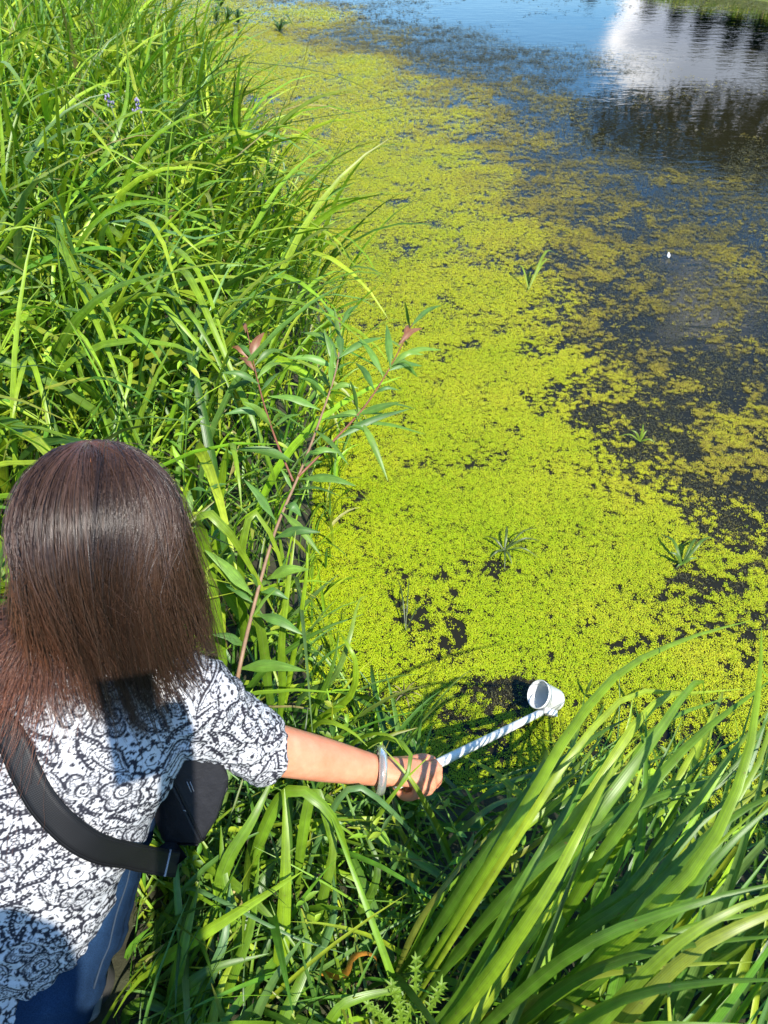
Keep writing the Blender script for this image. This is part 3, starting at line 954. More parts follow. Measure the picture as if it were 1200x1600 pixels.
clump('broad_grass', 'low grass clump behind the dipper handle with leaves crossing below the cup', 'grass clump', GR_E, [
    (.018, BRIGHT, .2, [(760, 1300, 1.5), (830, 1230, 1.5), (880, 1165, 1.6), (930, 1100, 1.74)]),
    (.016, MIDG, -.2, [(760, 1300, 1.5), (820, 1250, 1.5), (900, 1180, 1.6), (948, 1095, 1.76)]),
    (.022, MIDG, .1, [(860, 1300, 1.35), (800, 1230, 1.4), (760, 1200, 1.44), (722, 1180, 1.46)]),
    (.016, DARKG, .5, [(700, 1300, 1.5), (760, 1240, 1.5), (830, 1210, 1.55), (960, 1180, 1.65)]),
    (.016, BRIGHT, -.3, [(820, 1290, 1.4), (870, 1220, 1.45), (900, 1150, 1.55), (915, 1080, 1.7)]),
    (.014, DARKG, .2, [(740, 1310, 1.45), (800, 1270, 1.42), (870, 1260, 1.44), (1000, 1200, 1.55)]),
    (.018, BLUEG, .6, [(690, 1330, 1.45), (740, 1280, 1.42), (790, 1250, 1.44), (850, 1250, 1.5)]),
])
clump('broad_grass', 'bright grass clump directly below the sleeve with one upright blade', 'grass clump', GR_E, [
    (.030, BRIGHT, .2, [(425, 1640, 1.32), (438, 1500, 1.24), (446, 1360, 1.2), (444, 1232, 1.22)]),
    (.026, MIDG, -.3, [(330, 1480, 1.3), (350, 1360, 1.25), (395, 1280, 1.24), (432, 1205, 1.27)]),
    (.024, MIDG, .3, [(370, 1600, 1.3), (375, 1480, 1.25), (350, 1370, 1.25), (345, 1290, 1.28)]),
    (.022, DARKG, .2, [(470, 1560, 1.35), (500, 1420, 1.3), (520, 1310, 1.28), (480, 1225, 1.3)]),
    (.026, MIDG, .1, [(400, 1330, 1.3), (450, 1235, 1.25), (515, 1270, 1.24), (555, 1370, 1.3)]),
    (.022, MIDG, -.3, [(470, 1330, 1.32), (490, 1235, 1.28), (515, 1300, 1.28), (525, 1385, 1.32)]),
    (.014, BLUEG, .1, [(490, 1330, 1.35), (545, 1232, 1.3), (610, 1265, 1.32), (692, 1362, 1.38)]),
    (.020, DARKG, .1, [(500, 1520, 1.4), (555, 1440, 1.35), (590, 1360, 1.33), (560, 1280, 1.36)]),
    (.022, BLUEG, .4, [(420, 1650, 1.3), (470, 1540, 1.25), (520, 1440, 1.25), (520, 1360, 1.3)]),
])
clump('broad_grass', 'grass clump beside the jeans with one pale diagonal leaf lying across', 'grass clump', GR_E, [
    (.024, BRIGHT, .1, [(185, 1560, 1.28), (240, 1510, 1.22), (340, 1445, 1.18), (472, 1362, 1.18)]),
    (.027, MIDG, .3, [(255, 1640, 1.25), (268, 1560, 1.2), (288, 1470, 1.18), (312, 1375, 1.22)]),
    (.022, BLUEG, -.2, [(290, 1650, 1.25), (315, 1560, 1.2), (350, 1470, 1.2), (360, 1380, 1.24)]),
    (.026, MIDG, .5, [(330, 1660, 1.25), (350, 1560, 1.2), (390, 1450, 1.2), (405, 1340, 1.24)]),
    (.022, DARKG, -.4, [(230, 1660, 1.25), (250, 1590, 1.2), (320, 1520, 1.18), (420, 1490, 1.2)]),
    (.020, YELG, .2, [(300, 1680, 1.2), (330, 1600, 1.16), (345, 1540, 1.18), (375, 1480, 1.22)]),
    (.024, DARKG, .2, [(180, 1650, 1.25), (200, 1580, 1.2), (240, 1570, 1.18), (300, 1610, 1.18)]),
    (.008, BLUEG, .1, [(290, 1390, 1.25), (330, 1400, 1.2), (450, 1460, 1.18), (545, 1492, 1.2)]),
    (.022, MIDG, .1, [(420, 1700, 1.2), (440, 1600, 1.15), (480, 1500, 1.18), (470, 1420, 1.22)]),
    (.020, MIDG, -.5, [(480, 1680, 1.2), (520, 1590, 1.15), (560, 1560, 1.15), (660, 1540, 1.18)]),
])
clump('broad_grass', 'single grass shoot in front of the hand with leaves bending around the wrist', 'grass clump', GR_E, [
    (.020, BRIGHT, .1, [(470, 1170, 1.52), (500, 1128, 1.4), (545, 1140, 1.36), (574, 1166, 1.345)]),
    (.016, BRIGHT, .3, [(540, 1175, 1.5), (575, 1148, 1.42), (612, 1150, 1.38), (630, 1172, 1.36)]),
    (.014, DARKG, .1, [(700, 1330, 1.4), (668, 1262, 1.36), (640, 1215, 1.345), (600, 1170, 1.36)]),
    (.012, MIDG, .2, [(560, 1330, 1.42), (600, 1262, 1.36), (630, 1222, 1.345), (672, 1180, 1.36)]),
    (.0150, MIDG, .3, [(560, 1178, 1.5), (605, 1152, 1.4), (638, 1170, 1.36), (641, 1200, 1.345), (622, 1232, 1.34), (588, 1268, 1.36)]),
])
GR_L = 'tall sedge clumps on the left bank'
LB = [
    ('sedge clump at far left edge with upright dark leaves near the top of the bank', [
        (.026, DARKG, .3, [(112, 380, .45), (105, 300, .7), (92, 210, .95), (86, 112, 1.18)]),
        (.024, DARKG, -.2, [(95, 380, .45), (80, 320, .65), (72, 240, .9), (68, 190, 1.05)]),
        (.022, MIDG, .4, [(75, 400, .45), (52, 320, .7), (30, 240, .9), (8, 160, 1.1)]),
        (.024, BRIGHT, .1, [(30, 330, .5), (12, 200, .85), (2, 100, 1.1), (30, 125, 1.12), (62, 190, 1.05)]),
        (.022, MIDG, .0, [(120, 370, .5), (150, 280, .75), (195, 170, .95), (200, 70, 1.1)]),
        (.020, BRIGHT, .2, [(5, 370, .6), (5, 260, .85), (0, 180, 1.0), (-8, 100, 1.15)])]),
    ('sedge clump at left with a broad yellow tipped leaf folded over', [
        (.034, YELG, .1, [(120, 330, .5), (118, 240, .85), (128, 192, 1.0), (155, 215, 1.0), (190, 262, .93)]),
        (.024, BRIGHT, .2, [(110, 330, .5), (95, 250, .8), (110, 222, .95), (170, 232, .95), (262, 282, .85)]),
        (.022, MIDG, .1, [(130, 330, .5), (140, 240, .8), (180, 190, .95), (240, 170, 1.0), (290, 210, .95)]),
        (.022, BRIGHT, -.3, [(140, 340, .5), (165, 280, .75), (220, 260, .85), (310, 320, .75)]),
        (.020, BLUEG, .3, [(100, 340, .5), (80, 270, .75), (110, 240, .88), (155, 270, .85)])]),
    ('sedge clump above the hair with long pale leaves sweeping down to the right', [
        (.028, BRIGHT, .2, [(40, 430, .5), (60, 370, .75), (95, 385, .85), (140, 480, .82), (185, 590, .72), (212, 690, .6)]),
        (.026, MIDG, .1, [(60, 430, .5), (75, 360, .75), (88, 338, .9), (104, 400, .88), (124, 495, .78)]),
        (.026, BRIGHT, -.2, [(30, 600, .5), (25, 570, .7), (45, 560, .8), (62, 600, .78), (84, 695, .68)]),
        (.022, BRIGHT, .1, [(20, 650, .5), (25, 590, .7), (38, 560, .8), (25, 620, .8), (14, 690, .72)]),
        (.024, MIDG, .3, [(110, 470, .5), (120, 420, .75), (150, 440, .85), (180, 520, .8), (200, 600, .7)])]),
    ('sedge clump at mid bank with a bright leaf bent like a hook', [
        (.030, YELG, .1, [(180, 430, .5), (195, 370, .8), (215, 338, .95), (250, 368, .95), (284, 476, .85)]),
        (.024, BRIGHT, .1, [(200, 430, .5), (215, 350, .8), (250, 335, .95), (300, 385, .92), (348, 412, .85)]),
        (.024, MIDG, .2, [(190, 450, .5), (180, 410, .75), (215, 430, .85), (270, 500, .8), (300, 545, .72)]),
        (.022, BRIGHT, -.2, [(220, 440, .5), (240, 380, .75), (290, 400, .85), (330, 470, .8), (370, 610, .65)]),
        (.022, BLUEG, .2, [(170, 430, .5), (160, 360, .8), (210, 345, .92), (300, 372, .88), (372, 356, .85)])]),
    ('sedge clump left of the willow with stiff leaves sloping to lower right', [
        (.026, BRIGHT, .2, [(200, 520, .5), (215, 440, .75), (250, 470, .85), (320, 550, .75), (372, 622, .62)]),
        (.026, BRIGHT, -.1, [(270, 520, .5), (280, 430, .75), (300, 440, .85), (345, 540, .75), (415, 700, .55)]),
        (.022, MIDG, .3, [(240, 520, .5), (250, 450, .75), (290, 480, .82), (340, 560, .72), (390, 690, .55)]),
        (.024, BRIGHT, .1, [(150, 620, .45), (165, 560, .7), (205, 570, .78), (190, 640, .72), (182, 672, .68)]),
        (.024, MIDG, .1, [(330, 610, .45), (345, 570, .65), (380, 620, .68), (420, 720, .55), (440, 790, .4)])]),
    ('sedge clump right beside the hair with a leaf rising above the shoulder', [
        (.024, BRIGHT, .1, [(330, 900, .4), (345, 760, .65), (360, 690, .78), (372, 740, .78), (378, 800, .72)]),
        (.030, MIDG, .2, [(345, 1010, .4), (320, 860, .65), (310, 800, .78), (350, 820, .76), (400, 900, .6), (430, 960, .5)]),
        (.024, BRIGHT, -.3, [(330, 980, .4), (300, 850, .7), (285, 790, .82), (300, 740, .9)]),
        (.024, MIDG, .3, [(380, 1000, .35), (375, 880, .6), (395, 800, .7), (430, 850, .62), (450, 930, .5)]),
        (.024, DARKG, .1, [(420, 1080, .3), (400, 960, .5), (330, 880, .65), (325, 930, .62)])]),
    ('sedge clump leaning over the duckweed at the sleeve with a pale curved leaf', [
        (.017, BLUEG, .1, [(470, 1090, .3), (520, 1060, .42), (545, 1000, .5), (560, 940, .52), (575, 930, .5)]),
        (.020, BRIGHT, .1, [(480, 1140, .25), (545, 1090, .40), (556, 1040, .48), (545, 1010, .52), (528, 985, .5)]),
        (.016, BRIGHT, .3, [(455, 1040, .3), (470, 960, .45), (480, 880, .55), (478, 830, .6)]),
        (.020, MIDG, .2, [(440, 1090, .3), (440, 1000, .48), (452, 900, .6), (462, 830, .66)]),
        (.018, DARKG, .1, [(470, 1150, .25), (500, 1090, .38), (520, 1040, .45), (530, 990, .5)])]),
    ('sedge clump jutting out over the pale duckweed halfway up the bank', [
        (.016, DARKG, .2, [(410, 330, .2), (430, 300, .35), (450, 260, .5), (460, 240, .58)]),
        (.016, DARKG, .1, [(425, 400, .25), (435, 370, .45), (440, 330, .6), (448, 285, .75)]),
        (.016, MIDG, .3, [(440, 400, .25), (455, 370, .45), (480, 340, .5), (555, 322, .5)]),
        (.018, BRIGHT, .1, [(430, 420, .25), (470, 390, .45), (500, 360, .55), (560, 322, .6)]),
        (.015, DARKG, .1, [(380, 270, .2), (385, 230, .4), (395, 180, .62), (398, 135, .8)]),
        (.014, DARKG, .2, [(395, 270, .2), (402, 230, .4), (412, 185, .6), (418, 150, .75)])]),
    ('lone tall sedge blade standing dark against the bright duckweed at upper left', [
        (.020, DARKG, .4, [(300, 240, .35), (306, 180, .65), (314, 110, .95), (327, 48, 1.2)]),
        (.018, MIDG, .1, [(290, 250, .35), (285, 200, .6), (275, 150, .8), (262, 110, .95)])]),
]
for lab, bl in LB:
    clump('sedge', lab, 'sedge clump', GR_L, bl, 'z')

# thin arching rush stems over the duckweed
def tube_mesh(pts, radii, sides_=6, col=None, origin=(0, 0, 0), cap=True):
    pts = np.asarray(pts, float); k = len(pts)
    radii = np.broadcast_to(np.asarray(radii, float), (k,))
    tang = np.gradient(pts, axis=0); tang /= np.linalg.norm(tang, axis=1, keepdims=True) + 1e-9
    ref = np.array([0, 0, 1.0]) if abs(tang[0][2]) < 0.9 else np.array([1.0, 0, 0])
    u = np.cross(tang[0], ref); u /= np.linalg.norm(u)
    vs = []
    for i in range(k):
        u = u - tang[i] * (u @ tang[i]); u /= np.linalg.norm(u)
        w = np.cross(tang[i], u)
        for j in range(sides_):
            a = 2 * math.pi * j / sides_
            vs.append(pts[i] + radii[i] * (u * math.cos(a) + w * math.sin(a)))
    fs = []
    for i in range(k - 1):
        for j in range(sides_):
            a = i * sides_ + j; b = i * sides_ + (j + 1) % sides_
            fs.append((a, b, b + sides_, a + sides_))
    if cap:
        fs.append(tuple(range(sides_))[::-1]); fs.append(tuple((k - 1) * sides_ + j for j in range(sides_)))
    return mesh_from(np.array(vs) - np.asarray(origin), fs, 'tube')


M['rush'] = simple_mat('rush_stem', (0.06, 0.10, 0.02), 0.5, noise=30)
M['straw'] = simple_mat('straw', (0.30, 0.26, 0.10), 0.6, noise=40)
for lab, pts, r, mt in (
        ('thin dark rush stem arching level over the duckweed at upper left', [(255, 130, .35), (300, 98, .6), (400, 98, .66), (500, 112, .6), (560, 132, .5), (585, 150, .35)], .0045, 'rush'),
        ('thin dark rush stem reaching right below the upper arching one', [(330, 215, .3), (400, 202, .45), (470, 188, .55), (540, 177, .6), (622, 165, .62)], .0045, 'rush'),
        ('fine upright seed stalk leaning right above the jutting sedges', [(452, 170, .2), (465, 130, .45), (480, 75, .75), (492, 20, 1.0)], .0026, 'straw'),
        ('fine seed stalk crossing the upright one at a lower slant', [(448, 190, .2), (460, 140, .45), (480, 95, .65), (497, 62, .8)], .0022, 'straw')):
    wp = rooted([PZ(*q) for q in pts]); rt = np.array(wp[0])
    o = link('rush_stem', tube_mesh(catmull(wp, 20), np.linspace(r, r * .35, 20), 5, origin=rt), M[mt]); o.location = rt
    tag(o, lab, 'rush stem', 'thin stems over the duckweed')

# ------------------------------------------------------------------ the willow sapling
M['bark'] = simple_mat('willow_bark', (0.25, 0.15, 0.085), 0.55, noise=60, bump=(0.4, 0.002))
M['redbark'] = simple_mat('red_twig', (0.20, 0.075, 0.04), 0.5, noise=60)
wroot = PZ(352, 1130, 0.25); wroot = np.array([wroot[0], wroot[1], float(ground_z(wroot[0], wroot[1]))])
wil = empty('willow_sapling', wroot)
tag(wil, 'young willow sapling with reddish stem and narrow leaves leaning over the water', 'willow')
main = [wroot] + [P(*q) for q in ((370, 1068, 1.42), (396, 950, 1.47), (430, 830, 1.54), (470, 735, 1.62), (502, 650, 1.70), (527, 570, 1.79), (531, 505, 1.88))]
ms = catmull(main, 40)
stem = link('stem', tube_mesh(ms, np.linspace(.0050, .0016, 40), 8, origin=wroot), M['bark'], wil)
left_br = [P(*q) for q in ((458, 752, 1.6), (432, 690, 1.63), (412, 630, 1.68), (398, 575, 1.74), (384, 505, 1.82))]
right_br = [P(*q) for q in ((466, 745, 1.61), (520, 690, 1.66), (570, 635, 1.72), (606, 580, 1.78), (630, 535, 1.84), (645, 505, 1.88))]
lb = catmull(left_br, 24); rb_ = catmull(right_br, 24)
link('branch', tube_mesh(lb, np.linspace(.0028, .0011, 24), 6, origin=wroot), M['redbark'], wil)
link('branch', tube_mesh(rb_, np.linspace(.0030, .0011, 24), 6, origin=wroot), M['redbark'], wil)
WG = [(0.13, 0.26, 0.035), (0.10, 0.21, 0.035), (0.17, 0.30, 0.04), (0.08, 0.18, 0.035)]
RED = (0.24, 0.10, 0.05)


def willow_leaf(a, b, width, col, sag=0.012, roll=0.0):
    a = np.asarray(a); b = np.asarray(b)
    mid = (a + b) / 2 + np.array([0, 0, 0.6 * sag])
    sp = catmull([a, mid, b + np.array([0, 0, -sag])], 11)
    me = leaf_mesh(sp, width, col, roll, origin=wroot, fold=0.22, base=0.12, tip=1.9, belly=0.42)
    link('leaf', me, M['willow'], wil)


# leaves the photograph shows plainly: (base px, tip px, depth base, depth tip, width m)
wl = [((372, 1045), (478, 1042), 1.42, 1.36, .030), ((402, 960), (472, 985), 1.45, 1.42, .030), ((418, 905), (482, 883), 1.50, 1.44, .030), ((430, 840), (500, 825), 1.53, 1.50, .026),
      ((470, 748), (556, 752), 1.60, 1.56, .030), ((430, 812), (380, 742), 1.53, 1.50, .028), ((395, 930), (318, 852), 1.47, 1.42, .036), ((446, 790), (470, 800), 1.56, 1.55, .026),
      ((500, 640), (418, 612), 1.68, 1.66, .026), ((460, 722), (368, 695), 1.6, 1.56, .026), ((512, 655), (600, 640), 1.70, 1.74, .022), ((518, 690), (640, 632), 1.68, 1.72, .022),
      ((545, 660), (665, 672), 1.70, 1.72, .018), ((575, 636), (650, 632), 1.74, 1.76, .020), ((560, 650), (606, 745), 1.70, 1.66, .020), ((605, 580), (660, 565), 1.78, 1.82, .020),
      ((600, 590), (560, 520), 1.78, 1.82, .022), ((610, 575), (604, 500), 1.78, 1.84, .024), ((618, 560), (690, 540), 1.80, 1.86, .018), ((585, 610), (555, 560), 1.75, 1.8, .02),
      ((525, 575), (448, 552), 1.78, 1.76, .024), ((528, 560), (600, 520), 1.79, 1.85, .022), ((530, 545), (470, 512), 1.8, 1.86, .022), ((531, 520), (533, 555), 1.86, 1.8, .026), ((531, 512), (505, 470), 1.87, 1.92, .02),
      ((532, 510), (560, 470), 1.87, 1.93, .018), ((515, 610), (560, 600), 1.74, 1.72, .018), ((418, 650), (350, 640), 1.66, 1.62, .022), ((425, 670), (470, 640), 1.64, 1.66, .020), ((405, 600), (345, 575), 1.71, 1.68, .02),
      ((402, 590), (440, 560), 1.72, 1.76, .02), ((395, 560), (365, 535), 1.76, 1.78, .018), ((480, 712), (530, 700), 1.63, 1.62, .022), ((385, 1010), (330, 985), 1.44, 1.4, .026), ((440, 800), (500, 860), 1.55, 1.5, .022),
      ((408, 925), (450, 930), 1.48, 1.46, .02), ((490, 670), (545, 720), 1.67, 1.62, .02), ((640, 512), (690, 470), 1.88, 1.95, .016)]
for i, (a, b, da, db, w) in enumerate(wl):
    willow_leaf(P(*a, da), P(*b, db), w * .92, np.array(WG[i % 4]) * rng.uniform(.8, 1.25), roll=rng.normal(0, .35))
for a, b, da, db, w in (((390, 565), (412, 512), 1.76, 1.78, .026), ((388, 560), (360, 535), 1.77, 1.78, .018), ((384, 520), (382, 500), 1.8, 1.83, .012), ((398, 580), (372, 552), 1.74, 1.76, .016),
                        ((622, 540), (660, 506), 1.84, 1.88, .018), ((632, 530), (640, 500), 1.85, 1.9, .016), ((531, 512), (527, 492), 1.88, 1.9, .012)):
    willow_leaf(P(*a, da), P(*b, db), w, np.array(RED) * rng.uniform(.8, 1.2), roll=rng.normal(0, .2))

for sp_, lo, n_ in ((ms, 14, 22), (lb, 4, 10), (rb_, 3, 14)):
    for q in range(n_):
        i = int(rng.integers(lo, len(sp_) - 1)); t_ = unit(sp_[i + 1 if i + 1 < len(sp_) else i] - sp_[i - 1])
        sdv = unit(np.cross(t_, rng.normal(0, 1, 3)))
        L = rng.uniform(.05, .105)
        willow_leaf(sp_[i], sp_[i] + unit(sdv + t_ * rng.uniform(.3, 1.1)) * L, L * rng.uniform(.15, .22), np.array(WG[q % 4]) * rng.uniform(.6, 1.2), sag=.02 * rng.random(), roll=rng.normal(0, .7))

# ------------------------------------------------------------------ things on the water
def sprig(name, label, cat, px, py, stems, col, group=None, z=0.012, sway=0.10):
    c = PZ(px, py, z)
    e = empty(name, (c[0], c[1], 0.004)); tag(e, label, cat, group)
    for (qx, qy, h, w) in stems:
        tip = PZ(qx, qy, h)
        mid = (c + tip) / 2 + np.array([0, 0, 0.25 * np.linalg.norm(tip - c)])
        me = leaf_mesh(catmull([c, mid, tip], 8), w, np.array(col) * rng.uniform(.8, 1.2), rng.normal(0, .3), origin=(c[0], c[1], 0.004), base=.3, tip=2.0)
        link('leaf', me, M['blade'], e)
    return e


WS = 'sprigs floating on the duckweed'
sprig('water_sprig', 'small dark spiky sprig lying on the bright duckweed left of centre', 'water plant', 788, 860,
      [(755, 838, .02, .008), (792, 822, .03, .010), (845, 845, .03, .008), (842, 825, .04, .006), (800, 882, .01, .009), (765, 872, .01, .009), (842, 872, .01, .006), (788, 892, .01, .007)], (0.08, 0.12, 0.03), WS)
sprig('water_sprig', 'green sprig with curled dark leaves at right above the broad grass', 'water plant', 1066, 882,
      [(1032, 834, .02, .012), (1088, 840, .03, .012), (1112, 838, .05, .012), (1044, 862, .05, .014), (1090, 872, .03, .010), (1056, 888, .01, .008)], (0.09, 0.17, 0.02), WS)
sprig('water_sprig', 'pale green shoots standing in the patchy duckweed at right', 'water plant', 1000, 690,
      [(1005, 662, .06, .010), (985, 672, .05, .010), (965, 682, .03, .008), (1025, 692, .02, .008), (1012, 672, .05, .008)], (0.18, 0.27, 0.02), WS)
sprig('water_sprig', 'thin yellow green leaf bent over the patchy duckweed above centre', 'water plant', 826, 452,
      [(804, 415, .05, .010), (868, 395, .06, .016), (868, 412, .02, .012)], (0.20, 0.28, 0.02), WS)
sprig('water_sprig', 'pale dead tuft in the shade beside the bank, left of the cup', 'water plant', 632, 1085,
      [(610, 1070, .04, .004), (648, 1066, .05, .004), (640, 1108, .02, .004), (616, 1100, .02, .004), (660, 1088, .03, .004), (630, 1060, .05, .004), (652, 1100, .03, .003), (606, 1085, .03, .003)], (0.26, 0.20, 0.12), WS)
sprig('water_sprig', 'dark thin stalk curving up out of the duckweed left of centre', 'water plant', 634, 985,
      [(622, 905, .05, .005), (662, 945, .02, .005), (640, 900, .03, .004)], (0.05, 0.08, 0.02), WS)
sprig('water_sprig', 'dark pointed blade beside the dipper cup', 'water plant', 915, 1085,
      [(926, 1060, .06, .010), (920, 1075, .04, .008), (934, 1098, .02, .008)], (0.06, 0.10, 0.02), WS)
FW = 'dark leafy clumps in the far duckweed'
for k, (px, py, w_, lab) in enumerate([(345, 8, 22, 'leafy clump in the far duckweed at the top edge'), (372, 33, 14, 'rightmost of the three small leafy clumps left of the long stalk'),
                                   (338, 30, 12, 'leftmost of the three small leafy clumps in the far duckweed'), (356, 30, 12, 'middle of the three small leafy clumps in the far duckweed'),
                                   (437, 45, 26, 'wide low leafy clump in the far duckweed beside the upright stalk')]):
    st = []
    for j in range(16):
        st.append((px + rng.uniform(-w_, w_), py - rng.uniform(2, 12), rng.uniform(.04, .14), .022))
    sprig('water_plant', lab, 'water plant', px, py + 3, st, (0.05, 0.11, 0.02), FW)

# small white feather on the water
c = PZ(1045, 404, 0.0)
me = leaf_mesh(catmull([c + (0, 0, .004), c + (-.004, .004, .018), c + (-.006, 0.008, .034)], 8), .018, (0.8, 0.8, 0.78), .2, origin=c, base=.3, tip=2.2)
o = link('feather', me, attr_mat('feather_white', .7)); o.location = c
tag(o, 'tiny white feather floating on the dark water at right', 'feather')

# curled dry leaf
M['dry'] = attr_mat('dry_leaf', .55, noise=50, bump=(.5, .002))
pts = [P(*q) for q in ((489, 1518, 1.26), (520, 1522, 1.24), (538, 1520, 1.22), (552, 1495, 1.2), (570, 1488, 1.2), (586, 1495, 1.21), (588, 1515, 1.25))]
r0 = np.array(pts[1])
o = link('dry_leaf', leaf_mesh(catmull(pts, 20), .022, (0.62, 0.25, 0.03), .2, 1.6, origin=r0, base=.25, tip=2.5), M['dry']); o.location = r0
tag(o, 'curled orange dry leaf hanging in the dark grass at bottom centre', 'dry leaf')
pts = [P(*q) for q in ((474, 1255, 1.33), (482, 1268, 1.32), (484, 1283, 1.33))]
r0 = np.array(pts[0])
o = link('dry_leaf', leaf_mesh(catmull(pts, 8), .016, (0.45, 0.22, 0.08), .3, origin=r0), M['dry']); o.location = r0
tag(o, 'small brown dry leaf scrap under the forearm', 'dry leaf')

# bright green bedstraw sprig at the bottom
HB = Blades()
br = P(620, 1640, 1.2)
for tip in ((650, 1500, 1.12), (612, 1540, 1.14), (690, 1540, 1.12), (575, 1570, 1.15)):
    sp = catmull([br, (br + P(*tip)) / 2 + (0.01, 0, .02), P(*tip)], 12)
    HB.add(sp[None], np.array([.004]), np.repeat(np.array([[[1.0, 0, 0]]]), 12, 1), np.array([[.16, .27, .02]]), base=1, tip=6)
    for i in range(3, 12):
        for j in range(6):
            a = np.array([j * 1.047 + i])
            ls = arch(sp[i][None], a, np.array([.013 * rng.uniform(.7, 1.2)]), np.array([1.2]), np.array([.3]), 4)
            HB.add(ls, np.array([.0042]), sides(a, 4, np.zeros(1)), np.array([[.17, .29, .02]]), base=.3, tip=2)
o = link('bedstraw', HB.mesh('bedstraw', br), M['herb']); o.location = br
tag(o, 'bright green sprig with small whorled leaves at the bottom edge', 'herb')

# purple vetch flowers
M['violet'] = simple_mat('violet_petal', (0.26, 0.21, 0.36), .6)
for px, py, z, lab in ((422, 322, .5, 'small lilac flower head at the edge of the bank sedges'), (172, 160, 1.0, 'small violet flower head among the far left sedges'), (216, 166, 1.0, 'small violet flower head right of the first in the far left sedges')):
    c = PZ(px, py, z); g = float(ground_z(c[0], c[1]))
    e = empty('flower', (c[0], c[1], max(g, 0))); tag(e, lab, 'flower', 'small violet flowers on the bank')
    b0 = np.array([c[0], c[1], max(g, 0)])
    link('stem', tube_mesh(catmull([b0, (b0 + c) / 2 + (.02, 0, 0), c], 8), .002, 5, origin=b0), M['rush'], e)
    bmx = bmesh.new()
    for j in range(16):
        q = c - b0 + rng.normal(0, .008, 3) * (1, 1, 1.6)
        bmesh.ops.create_icosphere(bmx, subdivisions=1, radius=.004, matrix=Matrix.Translation(q) @ Matrix.Diagonal((1, .6, 1.5, 1)))
    me = bpy.data.meshes.new('petals'); bmx.to_mesh(me); bmx.free()
    fo = link('flower_head', me, M['violet'], e); fo['kind'] = 'stuff'
#PART3
# ------------------------------------------------------------------ the person
def loft(rings, seg=24, cap0='flat', cap1='flat'):
    """rings: (centre, side vector * half width, front vector * half depth); returns verts, faces"""
    rr = []
    def dome(r, nxt, flip):
        c, a, b = r
        ax = unit(np.asarray(c) - np.asarray(nxt)) * min(np.linalg.norm(a), np.linalg.norm(b))
        out = []
        for q in (0.35, 0.65, 0.87, 0.98):
            out.append((c + ax * q, a * math.sqrt(1 - q * q), b * math.sqrt(1 - q * q)))
        return out[::-1] if flip else out
    rings = [tuple(np.asarray(x, float) for x in r) for r in rings]
    if cap0 == 'round': rr += dome(rings[0], rings[1][0], True)
    rr += rings
    if cap1 == 'round': rr += dome(rings[-1], rings[-2][0], False)
    vs, fs = [], []
    for c, a, b in rr:
        for j in range(seg):
            t_ = 2 * math.pi * j / seg
            vs.append(c + a * math.cos(t_) + b * math.sin(t_))
    n = len(rr)
    for i in range(n - 1):
        for j in range(seg):
            p = i * seg + j; q = i * seg + (j + 1) % seg
            fs.append((p, q, q + seg, p + seg))
    fs.append(tuple(range(seg))[::-1]); fs.append(tuple((n - 1) * seg + j for j in range(seg)))
    return vs, fs


def limb(pts, radii, k=10, cap0='round', cap1='round', flat=1.0, ref=None):
    pts = catmull(pts, k * (len(pts) - 1) + 1) if len(pts) > 2 else np.linspace(pts[0], pts[1], k)
    r = np.interp(np.linspace(0, 1, len(pts)), np.linspace(0, 1, len(radii)), radii)
    tang = np.gradient(pts, axis=0)
    ref = np.array([0.3, 0.2, 1.0]) if ref is None else np.asarray(ref, float)
    rings = []
    for p, t_, q in zip(pts, tang, r):
        t_ = unit(t_); a = unit(np.cross(t_, ref)); b = np.cross(t_, a)
        rings.append((p, a * q, b * q * flat))
    return loft(rings, 20, cap0, cap1)


def fuse(parts, voxel, smooth, name):
    vs, fs = [], []
    for v, f in parts:
        o_ = len(vs); vs += list(v); fs += [tuple(i + o_ for i in q) for q in f]
    me = mesh_from(vs, fs, name)
    bmx = bmesh.new(); bmx.from_mesh(me); bmesh.ops.recalc_face_normals(bmx, faces=bmx.faces); bmx.to_mesh(me); bmx.free()
    tmp = bpy.data.objects.new('tmp', me); COL.objects.link(tmp)
    md = tmp.modifiers.new('r', 'REMESH'); md.mode = 'VOXEL'; md.voxel_size = voxel
    ms_ = tmp.modifiers.new('s', 'SMOOTH'); ms_.factor = 0.5; ms_.iterations = smooth
    dg = bpy.context.evaluated_depsgraph_get()
    res = bpy.data.meshes.new_from_object(tmp.evaluated_get(dg))
    bpy.data.objects.remove(tmp); bpy.data.meshes.remove(me)
    res.name = name
    return res


def get_co(me):
    a = np.empty(len(me.vertices) * 3, np.float32); me.vertices.foreach_get('co', a); return a.reshape(-1, 3).astype(float)


def get_no(me):
    a = np.empty(len(me.vertices) * 3, np.float32); me.vertices.foreach_get('normal', a); return a.reshape(-1, 3).astype(float)


def set_co(me, co):
    me.vertices.foreach_set('co', co.astype(np.float32).ravel()); me.update()


T_AX = unit(NECK - PELV)                       # along the spine
T_SD = unit((S_R - S_L) - T_AX * ((S_R - S_L) @ T_AX))
T_BK = unit(np.cross(T_SD, T_AX)); T_BK = T_BK if T_BK @ (C0 - NECK) > 0 else -T_BK     # out of the back
TL = np.linalg.norm(NECK - PELV)


